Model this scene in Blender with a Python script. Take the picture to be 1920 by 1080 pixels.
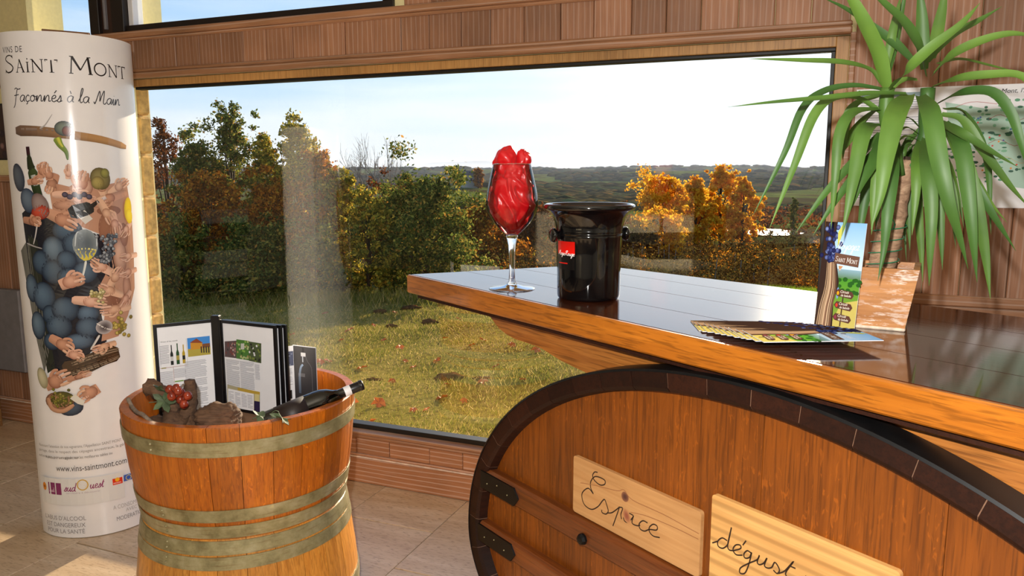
import bpy, bmesh, math, random
import numpy as np
from mathutils import Vector, Matrix, noise as mnoise

for o in list(bpy.data.objects):
    bpy.data.objects.remove(o)
SC = bpy.context.scene
COL = SC.collection
PI = math.pi

# ------------------------------------------------------------------ camera
FPX, EYE = 1430.0, 1.38
PITCH = math.atan(215 / FPX)
cam_data = bpy.data.cameras.new('camera')
cam_data.sensor_width = 36.0
cam_data.lens = 36.0 * FPX / 1920.0
cam_data.clip_start = 0.02
cam_data.clip_end = 60000
cam = bpy.data.objects.new('camera', cam_data)
COL.objects.link(cam)
cam.location = (0, 0, EYE)
cam.rotation_euler = (PI / 2 - PITCH, 0, 0)
SC.camera = cam

# ------------------------------------------------------------------ light
SUN_AZ, SUN_EL = math.radians(20.5), math.radians(15.5)
SUN_DIR = Vector((math.sin(SUN_AZ) * math.cos(SUN_EL), math.cos(SUN_AZ) * math.cos(SUN_EL), math.sin(SUN_EL)))
SUN_POWER = 9.0
FLASH_POWER = 128.0
SKY_STRENGTH = 1.0

W = bpy.data.worlds.new('sky')
SC.world = W
W.use_nodes = True
nt = W.node_tree
nt.nodes.clear()
def wn(t): return nt.nodes.new(t)
tc = wn('ShaderNodeTexCoord')
sep = wn('ShaderNodeSeparateXYZ'); nt.links.new(tc.outputs['Generated'], sep.inputs[0])
ramp = wn('ShaderNodeValToRGB'); nt.links.new(sep.outputs['Z'], ramp.inputs[0])
cr = ramp.color_ramp
cr.elements[0].position = 0.0; cr.elements[0].color = (0.66, 0.80, 0.93, 1)
cr.elements[1].position = 1.0; cr.elements[1].color = (0.09, 0.24, 0.60, 1)
e = cr.elements.new(0.05); e.color = (0.60, 0.79, 0.96, 1)
e = cr.elements.new(0.16); e.color = (0.36, 0.62, 0.93, 1)
e = cr.elements.new(0.40); e.color = (0.18, 0.40, 0.80, 1)
mp = wn('ShaderNodeMapping'); mp.inputs['Scale'].default_value = (1.2, 1.2, 11.0)
nt.links.new(tc.outputs['Generated'], mp.inputs[0])
no = wn('ShaderNodeTexNoise'); no.inputs['Scale'].default_value = 1.6; no.inputs['Detail'].default_value = 5
no.inputs['Roughness'].default_value = 0.5
nt.links.new(mp.outputs[0], no.inputs[0])
dotn = wn('ShaderNodeVectorMath'); dotn.operation = 'DOT_PRODUCT'
nt.links.new(tc.outputs['Generated'], dotn.inputs[0]); dotn.inputs[1].default_value = SUN_DIR
def math_node(tree, op, a, b=None, clamp=False):
    n = tree.nodes.new('ShaderNodeMath'); n.operation = op; n.use_clamp = clamp
    for i, v in enumerate((a, b)):
        if v is None: continue
        if isinstance(v, (int, float)): n.inputs[i].default_value = v
        else: tree.links.new(v, n.inputs[i])
    return n.outputs[0]
glow = math_node(nt, 'POWER', math_node(nt, 'MAXIMUM', dotn.outputs['Value'], 0.0), 13.0)
cl = wn('ShaderNodeMapRange'); cl.inputs['From Min'].default_value = 0.40; cl.inputs['From Max'].default_value = 0.64
nt.links.new(math_node(nt, 'ADD', no.outputs['Fac'], math_node(nt, 'MULTIPLY', glow, 0.20)), cl.inputs['Value'])
fade = wn('ShaderNodeMapRange')      # thin cloud veil lies low over the horizon
fade.inputs['From Min'].default_value = 0.12; fade.inputs['From Max'].default_value = 0.30
fade.inputs['To Min'].default_value = 1.0; fade.inputs['To Max'].default_value = 0.1
nt.links.new(sep.outputs['Z'], fade.inputs['Value'])
cf = math_node(nt, 'MULTIPLY', math_node(nt, 'MULTIPLY', cl.outputs[0], fade.outputs[0]), 0.85)
mix = wn('ShaderNodeMixRGB'); nt.links.new(cf, mix.inputs[0]); nt.links.new(ramp.outputs[0], mix.inputs[1])
mix.inputs[2].default_value = (0.80, 0.90, 0.99, 1)
gl = wn('ShaderNodeMixRGB'); gl.blend_type = 'ADD'
nt.links.new(math_node(nt, 'MULTIPLY', glow, 0.42), gl.inputs[0]); nt.links.new(mix.outputs[0], gl.inputs[1])
gl.inputs[2].default_value = (1.0, 0.95, 0.86, 1)
bgn = wn('ShaderNodeBackground'); bgn.inputs['Strength'].default_value = SKY_STRENGTH
nt.links.new(gl.outputs[0], bgn.inputs[0])
wo = wn('ShaderNodeOutputWorld'); nt.links.new(bgn.outputs[0], wo.inputs[0])

sl = bpy.data.lights.new('sun', 'SUN'); sl.energy = SUN_POWER; sl.color = (1.0, 0.84, 0.60); sl.angle = 0.009
sun = bpy.data.objects.new('sun', sl); COL.objects.link(sun)
sun.rotation_euler = (-SUN_DIR).to_track_quat('-Z', 'Y').to_euler()
fl = bpy.data.lights.new('camera_flash', 'POINT'); fl.energy = FLASH_POWER; fl.color = (1.0, 0.97, 0.93); fl.shadow_soft_size = 0.018
flash = bpy.data.objects.new('camera_flash', fl); COL.objects.link(flash)
flash.location = (-0.06, -0.01, EYE + 0.15)

SC.view_settings.view_transform = 'Standard'
SC.view_settings.look = 'None'
SC.view_settings.exposure = 0.3
SC.view_settings.gamma = 1.0
SC.view_settings.use_curve_mapping = False

# ------------------------------------------------------------------ pixel geometry (1920x1080)
CP, SP = math.cos(PITCH), math.sin(PITCH)
def ray(x, y):
    a = (x - 960) / FPX; b = -(y - 540) / FPX
    return Vector((a, CP + b * SP, -SP + b * CP))
EYEV = Vector((0, 0, EYE))
def atz(x, y, z):
    r = ray(x, y); return EYEV + r * ((z - EYE) / r.z)
def aty(x, y, Y):
    r = ray(x, y); return EYEV + r * (Y / r.y)
def atplane(x, y, p0, n):
    r = ray(x, y); return EYEV + r * ((p0 - EYEV).dot(n) / r.dot(n))

def frame(origin, rotz): return Matrix.Translation(origin) @ Matrix.Rotation(rotz, 4, 'Z')
WALL_ROT = math.atan2(-.378, .926)
WALL_O = Vector((.378, .926, 0)).normalized() * 2.793
WF = frame(WALL_O, WALL_ROT)            # x along the window wall, y outwards
CTR_ROT = math.atan2(-.806, .591)
CTR_O = Vector((-.316, 2.264, 0))
CF = frame(CTR_O, CTR_ROT)              # x along the counter, y away from the viewer
WFI, CFI = WF.inverted(), CF.inverted()

# ------------------------------------------------------------------ object helpers
def srgb(h):
    h = h.lstrip('#'); v = [int(h[i:i + 2], 16) / 255 for i in (0, 2, 4)]
    return tuple((c / 12.92 if c <= .04045 else ((c + .055) / 1.055) ** 2.4) for c in v)

def tag(o, label=None, cat=None, group=None, kind=None):
    if label: o['label'] = label
    if cat: o['category'] = cat
    if group: o['group'] = group
    if kind: o['kind'] = kind
    return o

def thing(name, label, cat, loc=(0, 0, 0), rotz=0, group=None, rot=None):
    o = bpy.data.objects.new(name, None); COL.objects.link(o)
    o.empty_display_size = .1
    o.location = loc; o.rotation_euler = rot if rot else (0, 0, rotz)
    return tag(o, label, cat, group)

class MB:
    """collects verts / faces of one mesh"""
    def __init__(s): s.v = []; s.f = []; s.c = []; s.fix = False
    def add(s, vs, fs, col=None):
        b = len(s.v); s.v += [tuple(p) for p in vs]; s.f += [tuple(i + b for i in f) for f in fs]
        if col is not None: s.c += [col] * len(vs)
        return s
    def box(s, x0, x1, y0, y1, z0, z1, ch=0.0):
        if ch <= 0:
            v = [(x, y, z) for z in (z0, z1) for y in (y0, y1) for x in (x0, x1)]
            return s.add(v, [(0, 2, 3, 1), (4, 5, 7, 6), (0, 1, 5, 4), (2, 6, 7, 3), (0, 4, 6, 2), (1, 3, 7, 5)])
        bm = bmesh.new(); bmesh.ops.create_cube(bm, size=1)
        for p in bm.verts:
            p.co = ((x0 + x1) / 2 + p.co.x * (x1 - x0), (y0 + y1) / 2 + p.co.y * (y1 - y0), (z0 + z1) / 2 + p.co.z * (z1 - z0))
        bmesh.ops.bevel(bm, geom=bm.edges[:], offset=ch, segments=1, affect='EDGES')
        bm.verts.index_update()
        s.add([p.co[:] for p in bm.verts], [[q.index for q in f.verts] for f in bm.faces]); bm.free()
        return s
    def prism(s, poly, fn, t0, t1):
        """extrude 2D poly; fn(u,v,t)->xyz"""
        n = len(poly); s.fix = True
        v = [fn(u, w, t0) for u, w in poly] + [fn(u, w, t1) for u, w in poly]
        f = [tuple(range(n)), tuple(range(2 * n - 1, n - 1, -1))]
        f += [(i, i + n, (i + 1) % n + n, (i + 1) % n) for i in range(n)]
        return s.add(v, f)
    def lathe(s, prof, n=32, c=(0, 0, 0), cap0=False, cap1=False, axis=None):
        v = []; f = []
        for r, z in prof:
            for k in range(n):
                a = 2 * PI * k / n; v.append((c[0] + r * math.cos(a), c[1] + r * math.sin(a), c[2] + z))
        for i in range(len(prof) - 1):
            for k in range(n):
                k2 = (k + 1) % n
                f.append((i * n + k, i * n + k2, (i + 1) * n + k2, (i + 1) * n + k))
        if cap0: f.append(tuple(range(n - 1, -1, -1)))
        if cap1: f.append(tuple(range((len(prof) - 1) * n, len(prof) * n)))
        if axis is not None: v = [tuple(axis @ Vector(p)) for p in v]
        return s.add(v, f)
    def tube(s, pts, rad, n=8, caps=True, wob=None):
        pts = [Vector(p) for p in pts]; v = []; f = []
        rr = rad if isinstance(rad, (list, tuple)) else [rad] * len(pts)
        up = Vector((0, 0, 1))
        d0 = (pts[1] - pts[0]).normalized()
        x = d0.cross(up if abs(d0.z) < .9 else Vector((1, 0, 0))).normalized()
        for i, p in enumerate(pts):
            d = (pts[min(i + 1, len(pts) - 1)] - pts[max(i - 1, 0)])
            d = d.normalized() if d.length > 1e-9 else d0
            x = (x - d * x.dot(d)).normalized(); y = d.cross(x)
            for k in range(n):
                a = 2 * PI * k / n; r = rr[i] * (wob(i, k) if wob else 1)
                v.append(p + (x * math.cos(a) + y * math.sin(a)) * r)
        for i in range(len(pts) - 1):
            for k in range(n):
                k2 = (k + 1) % n; f.append((i * n + k, i * n + k2, (i + 1) * n + k2, (i + 1) * n + k))
        if caps:
            f.append(tuple(range(n - 1, -1, -1))); f.append(tuple(range((len(pts) - 1) * n, len(pts) * n)))
        return s.add(v, f)
    def ball(s, c, r, sub=2, sq=(1, 1, 1), fn=None):
        bm = bmesh.new(); bmesh.ops.create_icosphere(bm, subdivisions=sub, radius=1)
        bm.verts.index_update(); v = []
        for p in bm.verts:
            q = p.co.copy(); k = fn(q) if fn else 1
            v.append((c[0] + q.x * r * sq[0] * k, c[1] + q.y * r * sq[1] * k, c[2] + q.z * r * sq[2] * k))
        s.add(v, [[q.index for q in f.verts] for f in bm.faces]); bm.free(); return s
    def mesh(s, name, smooth=False, mat=None):
        me = bpy.data.meshes.new(name)
        nv = len(s.v)
        me.from_pydata(s.v, [], s.f)
        if s.c:
            a = me.color_attributes.new('Col', 'FLOAT_COLOR', 'POINT')
            arr = np.ones((nv, 4), dtype=np.float32); arr[:, :3] = np.array(s.c, dtype=np.float32)
            a.data.foreach_set('color', arr.ravel())
        if smooth: me.polygons.foreach_set('use_smooth', [True] * len(me.polygons))
        if mat: me.materials.append(mat)
        if s.fix:
            bm = bmesh.new(); bm.from_mesh(me); bmesh.ops.recalc_face_normals(bm, faces=bm.faces[:]); bm.to_mesh(me); bm.free()
        me.update()
        return me
    def build(s, name, mat, parent=None, smooth=False, matrix=None):
        o = bpy.data.objects.new(name, s.mesh(name, smooth, mat)); COL.objects.link(o)
        if parent: o.parent = parent
        if matrix is not None: o.matrix_basis = matrix
        return o

def sharp(o, ang=40):
    me = o.data
    me.polygons.foreach_set('use_smooth', [True] * len(me.polygons))
    me.set_sharp_from_angle(angle=math.radians(ang))
    return o

def np_mesh(name, verts, faces, mat, parent=None, nper=3, smooth=False):
    """fast mesh out of numpy arrays, faces (m, nper)"""
    me = bpy.data.meshes.new(name)
    verts = np.asarray(verts, dtype=np.float32); faces = np.asarray(faces, dtype=np.int32)
    me.vertices.add(len(verts)); me.vertices.foreach_set('co', verts.ravel())
    me.loops.add(faces.size); me.loops.foreach_set('vertex_index', faces.ravel())
    me.polygons.add(len(faces))
    me.polygons.foreach_set('loop_start', np.arange(0, faces.size, nper, dtype=np.int32))
    me.polygons.foreach_set('loop_total', np.full(len(faces), nper, dtype=np.int32))
    if smooth: me.polygons.foreach_set('use_smooth', np.ones(len(faces), dtype=bool))
    me.materials.append(mat); me.update(); me.validate()
    o = bpy.data.objects.new(name, me); COL.objects.link(o)
    if parent: o.parent = parent
    return o

def catmull(pts, n=6):
    out = []; P = [Vector(p) for p in pts]; P = [P[0] * 2 - P[1]] + P + [P[-1] * 2 - P[-2]]
    for i in range(1, len(P) - 2):
        p0, p1, p2, p3 = P[i - 1:i + 3]
        for k in range(n):
            t = k / n
            out.append(.5 * ((2 * p1) + (p2 - p0) * t + (2 * p0 - 5 * p1 + 4 * p2 - p3) * t * t + (3 * p1 - p0 - 3 * p2 + p3) * t ** 3))
    out.append(P[-2]); return out

# ------------------------------------------------------------------ materials
class NT:
    def __init__(s, name):
        s.m = bpy.data.materials.new(name); s.m.use_nodes = True; s.t = s.m.node_tree
        s.b = s.t.nodes['Principled BSDF']; s.out = s.t.nodes['Material Output']
    def n(s, typ, **kw):
        n = s.t.nodes.new(typ)
        for k, v in kw.items(): setattr(n, k, v)
        return n
    def l(s, a, b): s.t.links.new(a, b)
    def set(s, **kw):
        for k, v in kw.items():
            i = s.b.inputs[k.replace('_', ' ')]
            if hasattr(v, 'is_linked'): s.l(v, i)
            elif isinstance(v, tuple) and len(v) == 3: i.default_value = (*v, 1)
            else: i.default_value = v
        return s
    def coords(s, scale=(1, 1, 1), rnd=True, kind='Object', rot=(0, 0, 0)):
        tc = s.n('ShaderNodeTexCoord'); src = tc.outputs[kind]
        if rnd:
            oi = s.n('ShaderNodeObjectInfo'); mu = s.n('ShaderNodeVectorMath', operation='MULTIPLY')
            s.l(oi.outputs['Random'], mu.inputs[0]); mu.inputs[1].default_value = (17.3, 31.7, 23.1)
            ad = s.n('ShaderNodeVectorMath', operation='ADD'); s.l(src, ad.inputs[0]); s.l(mu.outputs[0], ad.inputs[1]); src = ad.outputs[0]
        mp = s.n('ShaderNodeMapping'); mp.inputs['Scale'].default_value = scale; mp.inputs['Rotation'].default_value = rot
        s.l(src, mp.inputs[0]); return mp.outputs[0]
    def noise(s, vec, scale=5, detail=4, rough=.5, dist=0):
        n = s.n('ShaderNodeTexNoise'); n.inputs['Scale'].default_value = scale; n.inputs['Detail'].default_value = detail
        n.inputs['Roughness'].default_value = rough; n.inputs['Distortion'].default_value = dist
        s.l(vec, n.inputs['Vector']); return n.outputs['Fac']
    def ramp(s, fac, stops, interp='LINEAR'):
        r = s.n('ShaderNodeValToRGB'); r.color_ramp.interpolation = interp; el = r.color_ramp.elements
        while len(el) < len(stops): el.new(.5)
        for e, (p, c) in zip(el, stops):
            e.position = p; e.color = (*c, 1) if not isinstance(c, (int, float)) else (c, c, c, 1)
        if fac is not None: s.l(fac, r.inputs[0])
        return r.outputs['Color']
    def mix(s, fac, a, b, mode='MIX'):
        m = s.n('ShaderNodeMixRGB', blend_type=mode)
        for i, v in enumerate((fac, a, b)):
            if isinstance(v, (int, float)): m.inputs[i].default_value = v
            elif isinstance(v, tuple): m.inputs[i].default_value = (*v, 1)
            else: s.l(v, m.inputs[i])
        return m.outputs[0]
    def bump(s, h, strength=.3, dist=.002):
        b = s.n('ShaderNodeBump'); b.inputs['Strength'].default_value = strength; b.inputs['Distance'].default_value = dist
        s.l(h, b.inputs['Height']); s.l(b.outputs[0], s.b.inputs['Normal']); return s

def plain(name, col, rough=.5, metal=0, coat=0, var=.12, scale=20, spec=.5):
    t = NT(name); c = t.noise(t.coords((1, 1, 1)), scale, 4)
    k = tuple(x * (1 - var) for x in col); k2 = tuple(min(1, x * (1 + var)) for x in col)
    t.set(Base_Color=t.ramp(c, [(.3, k), (.7, k2)]), Roughness=rough, Metallic=metal, Coat_Weight=coat)
    t.b.inputs['Specular IOR Level'].default_value = spec
    return t.m

def wood(name, dark, light, axis=2, rough=.45, coat=0., lime=0., flake=0., fine=1., objvar=.25, bumpk=.25, pores=.35, limecol=(.62, .50, .42), rings=0., contrast=.7, plen=9):
    t = NT(name)
    sc = [62 * fine] * 3; sc[axis] = 2.6 * fine
    v = t.coords(tuple(sc))
    n1 = t.noise(v, 1.0, 5, .6, .6)
    sc2 = [230 * fine] * 3; sc2[axis] = plen * fine
    n2 = t.noise(t.coords(tuple(sc2)), 1.0, 2, .5)
    mid_ = tuple((a + b) / 2 for a, b in zip(dark, light)); dark = tuple(m_ + (d_ - m_) * contrast for d_, m_ in zip(dark, mid_)); light = tuple(m_ + (d_ - m_) * contrast for d_, m_ in zip(light, mid_))
    col = t.ramp(n1, [(.30, dark), (.50, tuple((a + b) / 2 for a, b in zip(dark, light))), (.70, light)])
    col = t.mix(t.ramp(n2, [(.36, pores), (.5, 0.)]), col, tuple(x * .35 for x in dark))
    big = t.noise(t.coords((3, 3, 3)), 1.0, 3)
    col = t.mix(.55, col, t.mix(1.0, col, t.ramp(big, [(.25, .55), (.75, 1.35)]), 'MULTIPLY'))
    if rings:
        sc3 = [14 * fine] * 3; sc3[axis] = 1.0 * fine
        w = t.n('ShaderNodeTexWave', wave_type='BANDS', bands_direction=('Y' if axis != 1 else 'Z'))
        if axis == 0: w.bands_direction = 'Z'
        if axis == 2: w.bands_direction = 'X'
        w.inputs['Scale'].default_value = 1.; w.inputs['Distortion'].default_value = 5.; w.inputs['Detail'].default_value = 2.
        w.inputs['Detail Scale'].default_value = .7
        t.l(t.coords(tuple(sc3)), w.inputs['Vector'])
        col = t.mix(t.ramp(w.outputs['Fac'], [(.55, 0.), (.95, rings)]), col, tuple(x * .55 for x in dark))
    if lime:
        sc3 = [9 * fine] * 3; sc3[axis] = 1.0 * fine
        w = t.n('ShaderNodeTexWave', wave_type='BANDS', bands_direction=('Z' if axis == 0 else 'X'))
        w.inputs['Scale'].default_value = 1.6; w.inputs['Distortion'].default_value = 6.; w.inputs['Detail'].default_value = 2.
        w.inputs['Detail Scale'].default_value = .7
        t.l(t.coords(tuple(sc3)), w.inputs['Vector'])
        m1 = t.ramp(w.outputs['Fac'], [(.80, 0.), (1.0, lime)])
        col = t.mix(m1, col, limecol)
        m2 = t.ramp(t.noise(t.coords(tuple(sc2)), 1.0, 2, .5), [(.56, 0.), (.76, lime * .45)])
        col = t.mix(m2, col, limecol)
    if flake:
        sc4 = [120 * fine] * 3; sc4[axis] = 34 * fine
        n4 = t.noise(t.coords(tuple(sc4), rot=(0, .35, 0)), 1.0, 2, .5, 1.2)
        msk = t.noise(t.coords((4, 4, 4)), 1.0, 2)
        mm = t.mix(1.0, t.ramp(n4, [(.60, 0.), (.68, flake)]), t.ramp(msk, [(.40, 0.), (.60, 1.)]), 'MULTIPLY')
        col = t.mix(mm, col, tuple(min(1, x * 1.9) for x in light))
    oi = t.n('ShaderNodeObjectInfo')
    mr = t.n('ShaderNodeMapRange'); mr.inputs['To Min'].default_value = 1 - objvar; mr.inputs['To Max'].default_value = 1 + objvar
    t.l(oi.outputs['Random'], mr.inputs['Value'])
    col = t.mix(1.0, col, mr.outputs[0], 'MULTIPLY')
    t.set(Base_Color=col, Roughness=rough, Coat_Weight=coat, Coat_Roughness=.08)
    return t.bump(n2, bumpk, .001).m

M = {}
M['limed'] = wood('limed_oak', srgb('8a5c40'), srgb('a97a5a'), 2, .55, lime=.22, objvar=.2, pores=.15, contrast=.5)
M['limed_h'] = wood('limed_oak_rail', srgb('8c5f40'), srgb('ad7d58'), 0, .5, lime=.3, objvar=.08, pores=.12, contrast=.5)
M['base_h'] = wood('limed_oak_skirting', srgb('a06a44'), srgb('bb835c'), 0, .5, lime=.4, objvar=.06, limecol=(.78, .62, .52), pores=.1, contrast=.5)
M['oak_edge'] = wood('varnished_oak_edge', srgb('8c4a0c'), srgb('bc7220'), 0, .3, coat=.5, flake=.1, objvar=.04, pores=.55, contrast=.6, plen=16)
M['oak_apron'] = wood('varnished_oak_apron', srgb('8c4c18'), srgb('bd7a36'), 0, .4, coat=.25, objvar=.05, pores=.6)
M['counter'] = wood('dark_polished_plank', srgb('2c140a'), srgb('4c2412'), 0, .07, coat=.2, objvar=.25, bumpk=.05, pores=.15)
M['head'] = wood('barrel_head_oak', srgb('602d03'), srgb('8c490d'), 2, .4, coat=.15, flake=.4, objvar=.12, pores=.5, contrast=.6)
M['bar'] = wood('barrel_bar_oak', srgb('522408'), srgb('84461a'), 0, .4, coat=.35, objvar=.1)
M['stave_dark'] = wood('dark_stave', srgb('1c0b05'), srgb('301509'), 1, .6, coat=.0, objvar=.4); M['stave_dark'].node_tree.nodes['Principled BSDF'].inputs['Specular IOR Level'].default_value = .2
M['tub'] = wood('tub_stave', srgb('964604'), srgb('c66e10'), 2, .42, coat=.12, flake=.35, objvar=.16)
M['tub_low'] = wood('tub_stave_pale', srgb('b06a1c'), srgb('dc9a42'), 2, .42, coat=.12, flake=.2, objvar=.14)
M['pine1'] = wood('crate_pine_knotty', srgb('b07c48'), srgb('d0a06a'), 0, .5, objvar=.0, pores=.08, fine=.8)
M['pine2'] = wood('crate_pine_striped', srgb('c0894a'), srgb('dcae6c'), 0, .5, objvar=.0, pores=.05, rings=.55, fine=.9)
M['crate'] = wood('crate_wood', srgb('6b4420'), srgb('a87c48'), 0, .6, objvar=.2)
M['frame_wood'] = wood('window_frame_wood', srgb('a06f38'), srgb('c99a5c'), 2, .45, objvar=.08)
M['frame_dark'] = plain('dark_window_frame', srgb('1c1310'), .45)
M['frame_mid'] = plain('brown_window_post', srgb('3a2318'), .45)
M['gasket'] = plain('black_gasket', srgb('0a0908'), .5)
M['cream'] = plain('cream_plaster', srgb('e6d9a2'), .8, scale=60, var=.05)
M['white_wall'] = plain('white_plaster', srgb('cfc8b8'), .85, scale=40, var=.04)
M['iron'] = plain('black_iron', srgb('0a0a0b'), .45, var=.3, spec=.25)
M['hoop_black'] = plain('black_painted_hoop', srgb('0d0d0e'), .4, var=.3, scale=30, spec=.3)
M['black_gloss'] = plain('glossy_black_plastic', srgb('050507'), .09, coat=.6)
M['black_frame'] = plain('black_plastic_frame', srgb('0c0b0e'), .38)
M['bottle'] = plain('dark_green_bottle_glass', srgb('040605'), .04, coat=.9)
M['capsule'] = plain('black_capsule', srgb('141014'), .35)
M['paper'] = plain('white_paper', srgb('ececf0'), .45, var=.02)
M['vinyl'] = plain('glossy_white_vinyl', srgb('e9e6e6'), .17, var=.015, coat=.3)
M['grey_panel'] = plain('grey_enamel', srgb('777478'), .5)
M['carton'] = plain('white_carton', srgb('cfc9ba'), .7, var=.05)
M['carton_dark'] = plain('black_carton', srgb('241a18'), .5)
M['joint'] = plain('pale_joint', srgb('74543f'), .8, var=.3, scale=50)
M['cap'] = plain('cap_highlight', srgb('dcc4b0'), .5, var=.2, scale=30)  # pale tone paints the highlight line along the skirting cap
M['foil'] = plain('grey_dust_filler', srgb('7a5a40'), .9)

# galvanised hoops with a greenish patina
t = NT('galvanised_hoop'); v = t.coords((1, 1, 1))
n1 = t.noise(v, 14, 5, .65); n2 = t.noise(t.coords((6, 6, 60)), 3, 3)
c = t.ramp(n1, [(.28, srgb('6c6442')), (.5, srgb('948c66')), (.66, srgb('a8a080')), (.78, srgb('d0c48a'))])
c = t.mix(t.ramp(n2, [(.55, 0.), (.75, .5)]), c, srgb('6a4a28'))
t.set(Base_Color=c, Roughness=t.ramp(n1, [(.3, .5), (.7, .32)]), Metallic=.3); M['hoop'] = t.bump(n2, .2, .001).m

# floor stone
t = NT('travertine_tile'); v = t.coords((3, 14, 3)); n1 = t.noise(v, 1, 6, .6, .5); n2 = t.noise(t.coords((40, 160, 40)), 1, 3)
c = t.ramp(n1, [(.3, srgb('b89c7c')), (.55, srgb('cbb294')), (.75, srgb('d8c4aa'))]); c = t.mix(t.ramp(n2, [(.34, .45), (.46, 0.)]), c, srgb('7d6248'))
t.set(Base_Color=c, Roughness=.36); M['tile'] = t.bump(n2, .1, .001).m
M['grout'] = plain('grout', srgb('5f5040'), .9)

# painted pot: pale wood with worn white paint
t = NT('worn_white_pot'); n1 = t.noise(t.coords((6, 6, 90)), 1, 4, .6); n2 = t.noise(t.coords((30, 30, 120)), 1, 5, .65); n3 = t.noise(t.coords((9, 9, 9)), 1, 3)
c = t.ramp(n1, [(.35, srgb('a06a3a')), (.65, srgb('c48a54'))]); msk = t.mix(1.0, t.ramp(n2, [(.50, 0.), (.62, 1.)]), t.ramp(n3, [(.42, .1), (.6, 1.)]), 'MULTIPLY'); c = t.mix(msk, c, srgb('efe4da'))
t.set(Base_Color=c, Roughness=.6); M['pot'] = t.bump(n2, .2, .001).m
M['pot_edge'] = plain('worn_pot_edge', srgb('d8c4ae'), .6, var=.3, scale=60)

# yucca leaf and trunk
t = NT('yucca_leaf'); v = t.coords((1, 1, 1)); n1 = t.noise(v, 9, 3)
oi = t.n('ShaderNodeObjectInfo')
c = t.mix(oi.outputs['Random'], srgb('3c6426'), srgb('678a34'))
c = t.mix(t.ramp(n1, [(.35, 0.), (.75, .6)]), c, srgb('2c4c22'))
t.set(Base_Color=c, Roughness=.5); t.b.inputs['Subsurface Weight'].default_value = 0
tr = t.n('ShaderNodeBsdfTranslucent'); t.l(c, tr.inputs[0]); ms = t.n('ShaderNodeMixShader'); ms.inputs[0].default_value = .12
t.l(t.b.outputs[0], ms.inputs[1]); t.l(tr.outputs[0], ms.inputs[2]); t.l(ms.outputs[0], t.out.inputs[0]); M['leaf'] = t.m
t = NT('yucca_trunk'); v = t.coords((20, 20, 60)); n1 = t.noise(v, 1, 5, .7, 1.); 
t.set(Base_Color=t.ramp(n1, [(.3, srgb('5d4130')), (.55, srgb('a58468')), (.8, srgb('c8ab8c'))]), Roughness=.8); M['trunk'] = t.bump(n1, .6, .004).m
M['green_wire'] = plain('green_wire', srgb('2f8f68'), .3, metal=.4)
M['soil'] = plain('soil', srgb('3a2a1c'), .95, var=.4, scale=90)

# satin
t = NT('red_satin'); t.set(Base_Color=(.52, .004, .008), Roughness=.32, Sheen_Weight=.1); t.b.inputs['Sheen Tint'].default_value = (1, .3, .3, 1)
n1 = t.noise(t.coords((1, 1, 1)), 30, 3); M['satin'] = t.bump(n1, .15, .004).m

# thin glass: fresnel mix of clear and mirror
def thin_glass(name, tint=(1, 1, 1), ior=1.5, gain=1.0, rough=0.0):
    t = NT(name); t.t.nodes.remove(t.b)
    tr = t.n('ShaderNodeBsdfTransparent'); tr.inputs[0].default_value = (*tint, 1)
    g = t.n('ShaderNodeBsdfGlossy'); g.inputs['Roughness'].default_value = rough
    f = t.n('ShaderNodeFresnel'); f.inputs['IOR'].default_value = ior
    k = math_node(t.t, 'MULTIPLY', f.outputs[0], gain, True)
    m = t.n('ShaderNodeMixShader'); t.l(k, m.inputs[0]); t.l(tr.outputs[0], m.inputs[1]); t.l(g.outputs[0], m.inputs[2])
    t.l(m.outputs[0], t.out.inputs[0]); return t.m
M['pane'] = thin_glass('window_glass', (.98, .985, .98), 1.5, 2.0)
M['bowl'] = thin_glass('wine_glass_bowl', (.985, .985, .985), 1.45, 1.2)
M['foot'] = thin_glass('wine_glass_foot', (.96, .97, .98), 1.5, 2.2, .04)
t = NT('solid_glass'); t.set(Base_Color=(1, 1, 1), Roughness=0.0, Transmission_Weight=1.0, IOR=1.45); M['glass'] = t.m

# printed paper / vinyl: colour comes from the print itself
def print_mat(name, rough):
    t = NT(name); a = t.n('ShaderNodeVertexColor'); a.layer_name = 'Col'
    t.set(Base_Color=a.outputs['Color'], Roughness=rough); return t.m
M['print_vinyl'] = print_mat('print_on_vinyl', .22)
M['print_paper'] = print_mat('print_on_paper', .4)
M['print_gloss'] = print_mat('print_on_gloss', .2)
M['print_leaflet'] = print_mat('print_on_leaflet', .6); M['print_leaflet'].node_tree.nodes['Principled BSDF'].inputs['Specular IOR Level'].default_value = .0

# foliage: every leaf its own tone
def foliage(name, stops, trans=.45, rough=.55):
    t = NT(name); g = t.n('ShaderNodeNewGeometry')
    c = t.ramp(g.outputs['Random Per Island'], stops)
    t.set(Base_Color=c, Roughness=rough); t.b.inputs['Specular IOR Level'].default_value = .0
    tr = t.n('ShaderNodeBsdfTranslucent'); t.l(c, tr.inputs[0])
    ms = t.n('ShaderNodeMixShader'); ms.inputs[0].default_value = trans
    t.l(t.b.outputs[0], ms.inputs[1]); t.l(tr.outputs[0], ms.inputs[2]); t.l(ms.outputs[0], t.out.inputs[0]); return t.m
G = srgb
M['fol_green'] = foliage('oak_leaves_green', [(0, G('2c3a16')), (.4, G('56642a')), (.7, G('80823a')), (.9, G('b0a04a')), (1, G('c08438'))])
M['fol_yellow'] = foliage('leaves_yellow_green', [(0, G('4a4e1c')), (.4, G('868030')), (.7, G('b8a83e')), (.9, G('d8b848')), (1, G('c8802c'))])
M['fol_orange'] = foliage('leaves_orange', [(0, G('54341a')), (.35, G('985a1c')), (.7, G('c87a22')), (.9, G('dca036')), (1, G('707026'))])
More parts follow.
